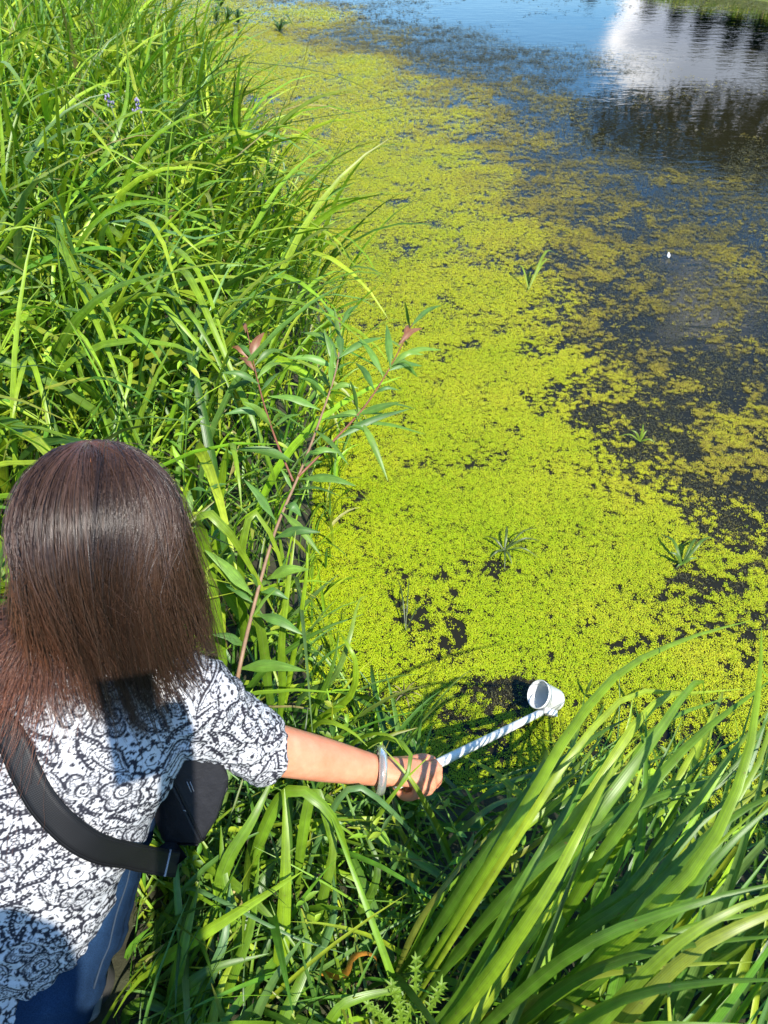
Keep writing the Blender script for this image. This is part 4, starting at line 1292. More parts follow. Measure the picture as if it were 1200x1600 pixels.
def torso(inf, s0=-0.10, s1=1.02, cap='flat'):
    prof = [(-.12, .165, .125), (0.0, .172, .135), (.14, .160, .125), (.34, .142, .112), (.55, .155, .115), (.75, .168, .112), (.88, .160, .095), (.96, .115, .075), (1.04, .070, .06)]
    ss = np.array([p[0] for p in prof])
    rings = []
    for s in np.linspace(s0, s1, 16):
        a = np.interp(s, ss, [p[1] for p in prof]); b = np.interp(s, ss, [p[2] for p in prof])
        bend = 0.035 * math.sin(math.pi * np.clip(s, 0, 1))       # rounded back
        c_ = PELV + T_AX * (s * TL) + T_BK * (bend - 0.055) + T_SD * 0.0
        rings.append((c_, T_SD * (a + inf), T_BK * (b + inf)))
    return loft(rings, 32, 'round' if cap == 'round' else 'flat', 'round')


FACE = unit([0.35, 0.88, -0.30])               # where the face looks: down to the cup
F_UP = unit(np.array([0, 0, 1.0]) - FACE * FACE[2]); F_SD = np.cross(FACE, F_UP)
SKULL = HEAD - FACE * .016 - np.array([0, 0, .036])


def head_parts():
    out = []
    rings = []
    for s, a, b in ((-.118, .030, .036), (-.10, .048, .055), (-.07, .062, .075), (-.03, .072, .092), (.01, .076, .098), (.05, .074, .096), (.085, .060, .078), (.105, .036, .05)):
        fw = .018 if s < -.05 else .004
        rings.append((SKULL + F_UP * s + FACE * fw, F_SD * a, FACE * b))
    out.append(loft(rings, 24, 'round', 'round'))
    nose = SKULL + FACE * .095 - F_UP * .015
    out.append(limb([nose + F_UP * .03, nose + FACE * .014 - F_UP * .012], [.007, .012], 6))
    out.append(limb([SKULL + FACE * .085 - F_UP * .060 - F_SD * .02, SKULL + FACE * .092 - F_UP * .060, SKULL + FACE * .085 - F_UP * .060 + F_SD * .02], [.005, .008, .005], 4))
    for s in (-1, 1):
        ear = SKULL + F_SD * s * .076 - F_UP * .015 - FACE * .01
        out.append(limb([ear + F_UP * .022, ear - F_UP * .022], [.012, .008], 5, flat=.6))
        brow = SKULL + FACE * .088 + F_UP * .022
        out.append(limb([brow + F_SD * s * .012, brow + F_SD * s * .045 - FACE * .016], [.008, .006], 5))
    out.append(limb([SKULL - F_UP * .06 - FACE * .03, NECK - T_BK * .02, NECK - T_AX * .06 - T_BK * .03], [.054, .056, .07], 6))
    return out


# the gripping right hand
HA = unit(CUP - GRIP)                          # along the handle towards the cup
HN = unit((C0 - GRIP) - HA * ((C0 - GRIP) @ HA))   # back of the hand, towards the viewer
HS = np.cross(HA, HN)                          # to the little-finger edge or thumb edge
if HS @ RGT < 0: HS = -HS
hand = []
knuck = []
flen = [.95, 1.05, 1.0, .85]
for i in range(4):
    off = .036 - .0228 * i
    base = GRIP + HA * off
    k0 = base + HN * .030 + HS * .012
    k1 = base + HN * .012 + HS * .036 * flen[i]
    k2 = base - HN * .018 + HS * .026 * flen[i]
    k3 = base - HN * .024 - HS * .004
    knuck.append(k0)
    hand.append(limb([k0 - HS * .012, k0, k1, k2, k3], [.0094, .0098, .0090, .0084, .0074], 4))
palm_mid = (WRI + np.mean(knuck, 0)) / 2
for i in range(4):
    hand.append(limb([WRI + (knuck[i] - np.mean(knuck, 0)) * .35, palm_mid + (knuck[i] - np.mean(knuck, 0)) * .75 + HN * .004, knuck[i]], [.020, .0175, .0115], 6))
th0 = WRI + (GRIP - WRI) * .35 - HS * .012 + HN * .004
hand.append(limb([th0, GRIP - HA * .002 - HS * .026 + HN * .008, GRIP + HA * .030 - HS * .020 + HN * .014, GRIP + HA * .052 - HS * .008 + HN * .017], [.017, .0135, .0105, .0085], 6))

ARM_BACK = unit(WRI - ELB)
legs = [limb([HIP_R, KNEE_R], [.088, .066]), limb([KNEE_R, ANK_R], [.062, .042]), limb([HIP_L, KNEE_L], [.088, .066]), limb([KNEE_L, ANK_L], [.062, .042])]
ELB_L = np.array([-0.70, 0.80, 0.62]); WRI_L = np.array([-0.62, 0.92, 0.50])
hand_l = [limb([WRI_L, WRI_L + (.05, .04, -.02)], [.026, .032], flat=.6)]
for i in range(4):
    q = WRI_L + np.array([.05, .04, -.02]) + np.array([.012, -.014, 0]) * (i - 1.5)
    hand_l.append(limb([q, q + (.03, .025, -.01), q + (.045, .03, -.035), q + (.04, .02, -.055)], [.0095, .009, .008, .007], 4))
hand_l.append(limb([WRI_L + (.02, 0, 0), WRI_L + (.05, -.02, -.01), WRI_L + (.075, -.01, -.03)], [.013, .011, .008], 4))
body_parts = head_parts() + [torso(0.0, -.12, 1.02, 'round')] + legs + hand + hand_l + [
    limb([S_L + T_SD * .02, NECK, S_R - T_SD * .02], [.05, .058, .05]),
    limb([S_R, ELB], [.053, .046]), limb([ELB, ELB * .45 + WRI * .55, WRI], [.044, .038, .0275], 8), limb([WRI - ARM_BACK * .02, WRI + ARM_BACK * .02], [.0285, .027], 4),
    limb([S_L, ELB_L], [.052, .042]), limb([ELB_L, WRI_L], [.042, .027])]
body = fuse(body_parts, .0036, 4, 'body')
m, t, bs = new_mat('skin')
geo = N(t, 'ShaderNodeNewGeometry')
nz = N(t, 'ShaderNodeTexNoise', i_Scale=22.0, i_Detail=9.0, i_Roughness=0.68); t.links.new(geo.outputs['Position'], nz.inputs['Vector'])
nf = N(t, 'ShaderNodeTexNoise', i_Scale=420.0, i_Detail=3.0); t.links.new(geo.outputs['Position'], nf.inputs['Vector'])
t.links.new(ramp(t, nz.outputs['Fac'], [(.28, (0.58, 0.21, 0.11)), (.5, (0.68, 0.27, 0.155)), (.72, (0.76, 0.35, 0.21))]), bs.inputs['Base Color'])
bs.inputs['Roughness'].default_value = .48; bs.inputs['Specular IOR Level'].default_value = .4
bs.inputs['Subsurface Weight'].default_value = .25; bs.inputs['Subsurface Radius'].default_value = (.012, .004, .002); bs.inputs['Subsurface Scale'].default_value = 1.0
bp = N(t, 'ShaderNodeBump', i_Strength=.25, i_Distance=.0008); t.links.new(nf.outputs['Fac'], bp.inputs['Height']); t.links.new(bp.outputs[0], bs.inputs['Normal'])
M['skin'] = m
person = empty('person', (PELV[0], PELV[1], float(ground_z(PELV[0], PELV[1]))))
tag(person, 'crouching person with brown hair and black and white paisley top, reaching out with a dipper', 'person')
PO = np.array(person.location)


def child(name, me, mat, parent=person, origin=PO):
    set_co(me, get_co(me) - origin) if origin is not None else None
    return link(name, me, mat, parent)


child('body', body, M['skin'])
# eyes (they look at the cup, away from the viewer)
M['eye'] = simple_mat('eye', (.8, .8, .78), .2)
for s in (-1, 1):
    bmx = bmesh.new(); bmesh.ops.create_uvsphere(bmx, u_segments=12, v_segments=8, radius=.011, matrix=Matrix.Translation(SKULL + FACE * .086 + F_UP * .008 + F_SD * s * .030 - PO))
    me = bpy.data.meshes.new('eye'); bmx.to_mesh(me); bmx.free(); link('eye', me, M['eye'], person)

# ---- the paisley top
SL_END = ELB + (WRI - ELB) * .10
shirt_parts = [torso(.016, .035, 1.0), limb([S_L + T_SD * .01, NECK - T_AX * .02, S_R - T_SD * .01], [.068, .07, .066]),
               limb([S_R - T_SD * .03, S_R, S_R * .5 + ELB * .5, ELB, SL_END], [.066, .067, .060, .056, .0545], 8, 'round', 'flat'), limb([S_L, ELB_L], [.066, .056], 10, 'round', 'flat'),
               limb([S_R - T_SD * .05 - T_AX * .05, S_R * .6 + ELB * .4 - T_AX * .02], [.07, .05], 6)]
shirt = fuse(shirt_parts, .0024, 14, 'shirt')
co = get_co(shirt); no = get_no(shirt)
sA = (co - PELV) @ T_AX / TL; sL = (co - PELV) @ T_SD; sB = (co - PELV) @ T_BK
arm_ax = unit(ELB - S_R)
tA = (co - S_R) @ arm_ax
rel = co - S_R - tA[:, None] * arm_ax
onarm = sstep(.005, .03, tA) * (np.linalg.norm(rel, axis=1) < .11) * ((co - S_R) @ T_SD > -.03)
# folds: pulled creases from the shoulder and gathers at the waist, all real displacement
f1 = fbm(sA * 9 + sL * 14, sL * 7 - sA * 3, 3, 201) - .5
f2 = fbm(sA * 26 + 3 * f1, sL * 9, 3, 207) - .5
ang0 = np.arctan2(rel @ T_BK, rel @ T_AX)
f3 = fbm(tA * 30 + 9, np.arctan2(rel @ T_BK, rel @ T_AX) * 2.2, 3, 211) - .5
armpit = np.exp(-np.linalg.norm(co - (S_R - T_AX * .10 + T_SD * .01), axis=1) / .07)
f4 = (fbm((sA * TL + sL) * 55 + f1, (sA * TL - sL) * 9, 2, 221) - .5) * 2.2 * armpit
f5 = (1 - np.abs(2 * vnoise(tA * 46 + ang0 * .8, ang0 * 1.1, 231) - 1)) - .5
disp = (1 - onarm) * (.016 * f1 + .016 * f2 * sstep(.80, .35, sA) + .012 * f4) + onarm * (.012 * f3 + .008 * f5)
low = sstep(.16, .03, sA)
set_co(shirt, co + no * disp[:, None] + (no * (.012 * low)[:, None]))


def paisley(u, v, seed):
    """black amount of a drawn paisley print at cloth coordinates in metres"""
    g = np.random.default_rng(seed)
    ink = np.zeros(len(u)); dist_used = np.zeros(len(u))
    # ground: drops, curls and dots
    s = .0108
    cu, cv = u / s, v / s
    iu, iv = np.floor(cu), np.floor(cv)
    a = hash2(iu, iv, seed) * 6.283; ox = hash2(iu, iv, seed + 1) - .5; oy = hash2(iu, iv, seed + 2) - .5; sz = hash2(iu, iv, seed + 3)
    x = cu - iu - .5 - ox * .4; y = cv - iv - .5 - oy * .4
    xr = x * np.cos(a) - y * np.sin(a); yr = x * np.sin(a) + y * np.cos(a)
    drop = np.abs(xr) - (.15 + .14 * sz) * np.clip(1 - (yr / .40) ** 2, 0, 1) * (1 + 1.2 * yr)
    ink = sstep(.06, -.04, drop) * (sz > .38)
    # sinuous stems
    q = fbm(u * 26, v * 26, 2, seed + 9)
    ink = np.maximum(ink, sstep(.012, .004, np.abs(q - .5)) * .95)
    ink = np.maximum(ink, sstep(.012, .004, np.abs(q - .62)) * .8)
    umin, umax, vmin, vmax = u.min(), u.max(), v.min(), v.max()
    cells = []
    step = .050
    for i, uu in enumerate(np.arange(umin - step, umax + step, step)):
        for j, vv in enumerate(np.arange(vmin - step, vmax + step, step * .86)):
            cells.append((uu + (j % 2) * step * .5 + g.uniform(-.008, .008), vv + g.uniform(-.008, .008), g.choice(4, p=[.32, .30, .24, .14]), g.uniform(0, 6.283), g.uniform(.0250, .0335), g.choice([-1, 1])))
    for (cu_, cv_, kind, rot, R, fl) in cells:
        k = np.nonzero((np.abs(u - cu_) < 1.3 * R) & (np.abs(v - cv_) < 1.3 * R))[0]
        if not len(k): continue
        x = (u[k] - cu_) / R * fl; y = (v[k] - cv_) / R
        x, y = x * math.cos(rot) - y * math.sin(rot), x * math.sin(rot) + y * math.cos(rot)
        r = np.hypot(x, y); th = np.arctan2(y, x)
        line = lambda d, w=.055: sstep(w * 1.3, w * .75, np.abs(d))
        if kind in (0, 1):                       # paisley drop with rings, beads and a flower
            xb = x - .42 * np.clip(y, -1, 1.1) ** 2 * np.sign(y + .2)
            w = .62 * np.sqrt(np.clip(1 - y ** 2, 0, 1)) * np.clip(.62 - .5 * y, .04, 1.2) ** .75
            d = (np.abs(xb) - w); d = np.where(np.abs(y) > 1, np.maximum(d, np.abs(y) - 1 + .02), d)
            v_ = line(d, .07)
            v_ = np.maximum(v_, line(d + .17, .035))
            if kind == 0: v_ = np.maximum(v_, ((d < 0) & (d > -.19) & (np.sin(y * 34) > -.55)) * 1.0)
            v_ = np.maximum(v_, (np.abs(d - .16) < .065) * (np.sin(y * 26) > .1) * (d < .26))
            fr = np.hypot(xb, y + .38); ft = np.arctan2(y + .38, xb)
            pet = .26 * (.68 + .32 * np.cos(5 * ft + rot))
            v_ = np.maximum(v_, line(fr - pet, .05) * (d < -.12)); v_ = np.maximum(v_, sstep(.09, .05, fr))
            v_ = np.maximum(v_, line(fr - .36, .03) * (d < -.2))
            v_ = np.maximum(v_, (np.sin(xb * 30) * np.sin(y * 30) > .55) * (d < -.2) * (y > .1) * 1.0)
            mask = d < .24
        elif kind == 2:                          # big blossom with lace-filled petals
            pr = .92 * (.66 + .34 * np.abs(np.cos(2.5 * th)))
            d = r - pr
            v_ = line(d, .075)
            lace = np.maximum(line(np.mod(x + y, .15) - .075, .020), line(np.mod(x - y, .15) - .075, .020)) * .75
            v_ = np.maximum(v_, lace * (d < -.08) * (r > .34))
            v_ = np.maximum(v_, line(r - .32, .05)); v_ = np.maximum(v_, line(np.mod(r * 8 - th / 6.283 * 1.4, 1.4) - .7, .3) * (r < .26))
            v_ = np.maximum(v_, line(r - .78 * pr, .03))
            mask = d < .10
        else:                                    # scroll with leaves along it
            sp = np.mod(np.log(np.maximum(r, .03)) * 2.2 - th / 6.283 * 2.0 * 1.0, 2.0) - 1.0
            v_ = line(sp, .15) * (r > .1) * (r < .5)
            v_ = np.maximum(v_, line(r - (.62 + .10 * np.cos(7 * th + rot)), .05))
            v_ = np.maximum(v_, (np.sin(14 * th) > .2) * (np.abs(r - .73) < .06) * 1.0)
            v_ = np.maximum(v_, ((np.cos(9 * th + 4 * r) > .35) & (np.abs(r - .93) < .11)) * 1.0)
            v_ = np.maximum(v_, sstep(.15, .10, r))
            v_ = np.maximum(v_, line(r - .80, .04))
            mask = r < 1.0
        kk = k[mask]
        ink[kk] = v_[mask]
    return np.clip(ink, 0, 1)


ang = np.arctan2(rel @ T_BK, rel @ T_AX)
inkT = paisley(sL + .01 * f1, sA * TL, 501)
inkA = paisley(tA, ang * .062, 733)
ink = np.where(onarm > .5, inkA, inkT)
wear = .92 + .16 * fbm(sL * 160, sA * TL * 160, 2, 77)
colr = np.array([.56, .555, .56])[None] * (1 - ink[:, None]) * wear[:, None] + np.array([.022, .022, .030])[None] * ink[:, None]
a_ = shirt.attributes.new('col', 'FLOAT_COLOR', 'POINT')
c4 = np.ones((len(colr), 4), np.float32); c4[:, :3] = colr; a_.data.foreach_set('color', c4.ravel())
m = attr_mat('paisley_jersey', .82, .15, noise=900, var=.10, bump=(.35, .0008))
shirt_bvh_src = [Vector(v) for v in get_co(shirt)]
shirt_polys = [tuple(p.vertices) for p in shirt.polygons]
SH = BVHTree.FromPolygons(shirt_bvh_src, shirt_polys)
child('top', shirt, m)

# ---- jeans and shoes
jean_parts = [torso(.010, -.16, -.04, 'round'), limb([HIP_R, HIP_R * .45 + KNEE_R * .55, KNEE_R], [.105, .092, .078], 8), limb([KNEE_R, ANK_R + (KNEE_R - ANK_R) * .12], [.078, .060], 8, 'round', 'flat'),
              limb([HIP_L, KNEE_L], [.105, .078], 8), limb([KNEE_L, ANK_L + (KNEE_L - ANK_L) * .12], [.078, .060], 8, 'round', 'flat')]
jeans = fuse(jean_parts, .005, 8, 'jeans')
co = get_co(jeans); no = get_no(jeans)
w_ = fbm(co[:, 1] * 30 + co[:, 2] * 14, co[:, 0] * 18, 3, 301) - .5
set_co(jeans, co + no * (w_ * .014)[:, None])
m, t, bs = new_mat('denim')
tcx_ = N(t, 'ShaderNodeTexCoord'); nz = N(t, 'ShaderNodeTexNoise', i_Scale=11.0, i_Detail=8.0); t.links.new(tcx_.outputs['Object'], nz.inputs['Vector'])
wv_ = N(t, 'ShaderNodeTexNoise', i_Scale=600.0, i_Detail=2.0); t.links.new(tcx_.outputs['Object'], wv_.inputs['Vector'])
dn = ramp(t, nz.outputs['Fac'], [(.3, (.009, .024, .055)), (.6, (.014, .037, .082)), (.8, (.03, .064, .12))])
t.links.new(mixc(t, 1.0, dn, ramp(t, wv_.outputs['Fac'], [(.3, .7), (.7, 1.3)]), 'MULTIPLY'), bs.inputs['Base Color'])
bs.inputs['Roughness'].default_value = .9; bs.inputs['Specular IOR Level'].default_value = .1
bp = N(t, 'ShaderNodeBump', i_Strength=.4, i_Distance=.001); t.links.new(wv_.outputs['Fac'], bp.inputs['Height']); t.links.new(bp.outputs[0], bs.inputs['Normal'])
M['denim'] = m
JB = BVHTree.FromPolygons([Vector(v) for v in get_co(jeans)], [tuple(p.vertices) for p in jeans.polygons])
jo = child('jeans', jeans, M['denim'])
seam = []
for k in range(16):
    u_ = k / 15
    q = HIP_R * (1 - u_) + KNEE_R * u_ + np.array([.12, -.03, .03])
    hit = JB.find_nearest(Vector(q))
    seam.append(np.array(hit[0]) + np.array(hit[1]) * .0005)
M['stitch'] = simple_mat('seam_thread', (.016, .03, .05), .8)
so = link('seam', tube_mesh(catmull(seam, 40), .0016, 5, origin=PO), M['stitch'], jo)
M['shoe'] = simple_mat('shoe_canvas', (.07, .066, .06), .8, noise=80, bump=(.3, .001))
M['sole'] = simple_mat('shoe_sole', (.22, .21, .19), .7, noise=60)
for ank in (ANK_R, ANK_L):
    gz = float(ground_z(ank[0], ank[1]))
    heel = np.array([ank[0], ank[1] - .05, gz + .035]); toe = heel + np.array([-.02, .22, .01])
    sh = fuse([limb([heel + (0, 0, .02), (heel + toe) / 2 + (0, 0, .025), toe + (0, 0, .005)], [.042, .046, .036], 8), limb([ank + (0, 0, -.06), ank + (0, 0, .01)], [.05, .047], 6, 'round', 'flat')], .005, 6, 'shoe')
    s_o = child('shoe', sh, M['shoe'])
    so_ = fuse([limb([heel + (0, 0, -.012), (heel + toe) / 2 + (0, 0, -.012), toe + (0, 0, -.012)], [.046, .050, .040], 8, flat=.35, ref=(0, 0, 1))], .005, 3, 'sole')
    child('sole', so_, M['sole'], s_o)

# ---- hair
HC = HEAD.copy(); SEM = np.array([.097, .114, .114])
POLE = unit([-0.03, 0.62, 0.80]); E1 = unit(np.cross(POLE, [1.0, 0, 0])); E2 = np.cross(POLE, E1)
if E1[1] > 0: E1 = -E1          # E1 points backwards, down the back of the head
E2 = unit(np.cross(E1, POLE)); E2 = E2 if E2[0] > 0 else -E2   # E2 points to the right


def push_out(p, layer):
    hit = SH.find_nearest(Vector(p), .12)
    if hit[0] is None: return p
    loc = np.array(hit[0]); nn_ = np.array(hit[1]); h = (p - loc) @ nn_
    need = .004 + .012 * layer
    return p + nn_ * (need - h) if h < need else p


def strand(phi, th0, layer, length, wob, k=16, drift=0.0, flare=0.0, part=0.0):
    """from the scalp along a meridian from the crown, then hanging down"""
    scl = .90 + .10 * layer
    pts = []
    step = length / (k - 1)
    th = th0; hanging = False
    POLE_ = POLE * math.cos(part) - E1 * math.sin(part); E1_ = E1 * math.cos(part) + POLE * math.sin(part)
    d0 = np.cos(phi) * E1_ + np.sin(phi) * E2
    p = HC + SEM * scl * (POLE_ * math.cos(th) + d0 * math.sin(th))
    v = None
    for i in range(k):
        pts.append(p)
        if not hanging:
            dth = step / .117
            th += dth
            q = HC + SEM * scl * (POLE_ * math.cos(th) + d0 * math.sin(th))
            nrm_ = unit((q - HC) / SEM ** 2)
            v = unit(q - p)
            if nrm_[2] < .06 and i > 0 and v[2] < -.5 or th > 2.0:
                hanging = True
            p = q
        else:
            out = p - HC; out[2] = 0; out = unit(out)
            v = unit(v * .62 + np.array([0, 0, -1.0]) * .38 + out * (flare * .05) + np.array([drift, -abs(drift) * .25, 0]) * .10 + wob * .05 * math.sin(i * 1.3 + phi * 9))
            p = push_out(p + v * step, layer)
    return np.array(pts)


NS = 10500
KP = 20
nclump = 230
cl_phi = rng.uniform(-math.pi, math.pi, nclump); cl_wob = rng.normal(0, 1, (nclump, 3)); cl_len = rng.normal(0, .055, nclump); cl_b = rng.uniform(.6, 1.55, nclump); cl_lay = rng.random(nclump)
HV = np.empty((NS, KP, 3)); HCOL = np.empty((NS, KP, 3))
for i in range(NS):
    c_ = rng.integers(nclump)
    dphi = rng.normal(0, .10)
    phi = cl_phi[c_] + dphi
    layer = np.clip(1 - rng.random() ** 1.6 * .8 * (.4 + .6 * cl_lay[c_]), 0, 1)
    th0 = abs(rng.normal(0, .10)) + .01 if rng.random() < .5 else rng.uniform(.05, 1.3)
    front = sstep(2.0, 2.5, abs(phi))
    leftness = sstep(.2, -1.4, phi) * (1 - front)
    L = .395 + cl_len[c_] + rng.normal(0, .016) + .14 * sstep(-.5, -1.5, phi) - .117 * th0
    L -= .015 * sstep(.9, 1.8, phi)
    L = L * (1 - front) + front * (.20 - .117 * th0 * .5)
    dr = -1.25 * sstep(-.45, -1.4, phi) * (1 - front) + .08 * rng.normal()
    if rng.random() < .04: L *= rng.uniform(.6, .9)
    st = strand(phi, th0, layer, max(L, .06), cl_wob[c_] * 1.9 + rng.normal(0, .6, 3), KP, dr, -.45 + .6 * cl_lay[c_], rng.uniform(-.22, .5) if abs(phi) > .35 else rng.uniform(-.25, -.05))
    tt = np.linspace(0, 1, KP)[:, None]
    # locks draw together towards their ends
    side_ = unit(np.cross([0, 0, 1.0], st[-1] - HC))
    st = st + (st - HC) * (.075 * math.sin(cl_phi[c_] * 37) * sstep(.05, .5, tt) + .013 * rng.normal() * sstep(0, .6, tt))
    st = st - side_ * (dphi * .10) * sstep(.45, 1.0, tt)
    if rng.random() < .11:
        st = st + rng.normal(0, .026, 3) * tt ** 1.4
    st = st + rng.normal(0, .0022, 3) * tt + rng.normal(0, .0006, 3) * np.sin(tt * rng.uniform(8, 22) + rng.random() * 6)
    HV[i] = st
    b_ = rng.uniform(.75, 1.3) * cl_b[c_]
    root_c = np.array([.050, .0265, .0165]) * b_; tip_c = np.array([.046, .021, .012]) * b_ * (1 - leftness) + np.array([.17, .062, .030]) * b_ * leftness
    mixf = sstep(.45, .98, tt) * (.25 + .75 * leftness)
    cc = root_c * (1 - mixf) + tip_c * mixf
    nr_ = np.exp(-((th0 + tt * 1.6) / .22) ** 2) * (abs(phi) < 1.5) * .5
    HCOL[i] = cc * (1 - nr_) + np.array([.20, .078, .045]) * nr_
tang = np.gradient(HV, axis=1); tang /= np.linalg.norm(tang, axis=2, keepdims=True) + 1e-9
outv = HV - HC; u_ = np.cross(tang, outv); u_ /= np.linalg.norm(u_, axis=2, keepdims=True) + 1e-9; w_ = np.cross(u_, tang)
rad = (np.linspace(1, .35, KP) * .00052)[None, :, None] * rng.uniform(.7, 1.35, (NS, 1, 1))
ring3 = [HV + rad * (u_ * math.cos(a) + w_ * math.sin(a)) for a in (math.pi / 2, math.pi / 2 + 2.094, math.pi / 2 + 4.189)]
hv = np.stack(ring3, 2)
idx = np.arange(NS * KP * 3).reshape(NS, KP, 3)
hf = np.concatenate([np.stack([idx[:, :-1, j], idx[:, :-1, (j + 1) % 3], idx[:, 1:, (j + 1) % 3], idx[:, 1:, j]], -1).reshape(-1, 4) for j in range(3)])
me = mesh_np(hv.reshape(-1, 3) - PO, hf, 'hair', np.repeat(HCOL[:, :, None], 3, 2).reshape(-1, 3))
M['hair'] = attr_mat('brown_hair', .36, .75)
ho = link('hair', me, M['hair'], person)
ho['label'] = 'long dark brown hair with reddish ends'
# the close under-layer the strands lie on
nph, nk = 72, 18
grid = []
for i in range(nph):
    phi = -math.pi + 2 * math.pi * i / (nph - 1)
    fr_ = sstep(2.0, 2.5, abs(phi)); L = (.28 + .12 * sstep(-.5, -1.5, phi) + .02 * math.sin(i * 2.7)) * (1 - fr_) + .17 * fr_
    grid.append(strand(phi, .02, .12, L, np.zeros(3), nk, -1.25 * sstep(-.45, -1.4, phi) * (1 - fr_), -.3))
grid = np.array(grid)
ig = np.arange(nph * nk).reshape(nph, nk)
gf = np.stack([ig[:-1, :-1].ravel(), ig[1:, :-1].ravel(), ig[1:, 1:].ravel(), ig[:-1, 1:].ravel()], 1)
me = mesh_np(grid.reshape(-1, 3) - PO, gf, 'hair_underlayer', np.tile(np.array([[.020, .010, .007]]), (nph * nk, 1)))
link('hair_underlayer', me, M['hair'], ho)

# ------------------------------------------------------------------ bracelet
M['silicone'] = simple_mat('clear_grey_silicone', (.70, .70, .67), .2, .5)
_t = M['silicone'].node_tree; _b = _t.nodes['Principled BSDF']; _b.inputs['Transmission Weight'].default_value = .75
bc = WRI + unit(WRI - ELB) * .004 + HN * .004
bax = unit(unit(WRI - ELB) + 1.0 * HN * .6 + .15 * HS); ba = unit(np.cross(bax, HN)); bb = np.cross(ba, bax)
vs, fs = [], []
nb = 56
for j in range(nb):
    a = 2 * math.pi * j / nb
    dr_ = ba * math.cos(a) * 1.12 + bb * math.sin(a)
    for (rr_, hh_) in ((.0335, -.0055), (.0335, .0055), (.0362, .0060), (.0368, .0), (.0362, -.0060)):
        vs.append(bc + dr_ * rr_ * 1.1 + bax * hh_ * 1.25)
for j in range(nb):
    for q in range(5):
        a = j * 5 + q; b = j * 5 + (q + 1) % 5; c_ = ((j + 1) % nb) * 5
        fs.append((a, b, c_ + (q + 1) % 5, c_ + q))
o = link('bracelet', mesh_from(np.array(vs) - bc, fs), M['silicone']); o.location = bc
tag(o, 'pale translucent rubber bracelet loose on the right wrist', 'bracelet')

# ------------------------------------------------------------------ dipper
M['white'] = simple_mat('white_plastic', (.74, .74, .72), .38, .5, noise=38, var=.14)
M['whitedirty'] = simple_mat('scuffed_white_plastic', (.76, .76, .74), .45, .4, noise=90, var=.12)
M['dark'] = simple_mat('screw_steel', (.10, .10, .10), .4, .5, metallic=.6)
dip = empty('dipper', CUP); tag(dip, 'white plastic pond dipper with cup on a straight handle, held over the water', 'dipper')
oax = unit(-.782 * RGT + .350 * UPV - .515 * FWD)       # opening direction of the cup
cup_o = P(840.5, 1084.5, 1.87)
ca = unit(np.cross(oax, [0, 0, 1.0])); cb = np.cross(ca, oax)
prof = [(.0, .0), (.0260, .0), (.0275, .003), (.0350, .066), (.0362, .0665), (.0368, .069), (.0362, .0715), (.0345, .0715), (.0330, .066), (.0258, .004), (.0, .003)]
vs, fs = [], []
ns_ = 48
for j in range(ns_):
    a = 2 * math.pi * j / ns_
    for r_, h_ in prof:
        vs.append(cup_o + oax * (h_ - .0715) + (ca * math.cos(a) + cb * math.sin(a)) * max(r_, .0003))
for j in range(ns_):
    for q in range(len(prof) - 1):
        a = j * len(prof) + q; c_ = ((j + 1) % ns_) * len(prof) + q
        fs.append((a, c_, c_ + 1, a + 1))
link('cup', mesh_from(np.array(vs) - CUP, fs), M['white'], dip)


def block(c_, ax, ay, az, hx, hy, hz, bev, origin):
    bmx = bmesh.new(); bmesh.ops.create_cube(bmx, size=2.0)
    for v_ in bmx.verts:
        q = np.array(v_.co); v_.co = Vector(c_ + ax * q[0] * hx + ay * q[1] * hy + az * q[2] * hz - origin)
    bmesh.ops.bevel(bmx, geom=bmx.edges[:], offset=bev, segments=2, affect='EDGES', profile=.6)
    me_ = bpy.data.meshes.new('block'); bmx.to_mesh(me_); bmx.free(); return me_


# bracket on the side of the cup that faces the handle and the viewer
bk_dir = unit(-UPV * .80 - RGT * .30 - FWD * .55); bk_dir = unit(bk_dir - oax * (bk_dir @ oax))
bk = cup_o - oax * .040 + bk_dir * .0365
bt = np.cross(oax, bk_dir)
br_o = link('bracket', block(bk, oax, bt, bk_dir, .022, .012, .008, .002, CUP), M['whitedirty'], dip)
for s in (-1, 1):
    c_ = bk + bk_dir * .0085 + oax * .0105 * s
    bmx = bmesh.new(); bmesh.ops.create_cone(bmx, cap_ends=True, segments=14, radius1=.0046, radius2=.0038, depth=.004, matrix=Matrix.Translation(c_ - CUP) @ Vector(bk_dir).to_track_quat('Z', 'Y').to_matrix().to_4x4())
    me = bpy.data.meshes.new('screw'); bmx.to_mesh(me); bmx.free(); link('screw', me, M['dark'], br_o)
h_end = bk + bk_dir * .006 + oax * .026
h_start = GRIP - unit(h_end - GRIP) * .055
hp = np.linspace(h_start, h_end, 24)
link('handle', tube_mesh(hp, np.linspace(.0104, .0086, 24), 16, origin=CUP), M['white'], dip)
hk = GRIP + HS * .030 + HA * .030 - HN * .004
link('hanging_loop', tube_mesh(catmull([GRIP + HA * .045 + HS * .006, hk, hk - HA * .02 + HS * .004, GRIP + HA * .01 + HS * .03 - HN * .01], 14), .0042, 8, origin=CUP), M['whitedirty'], dip)

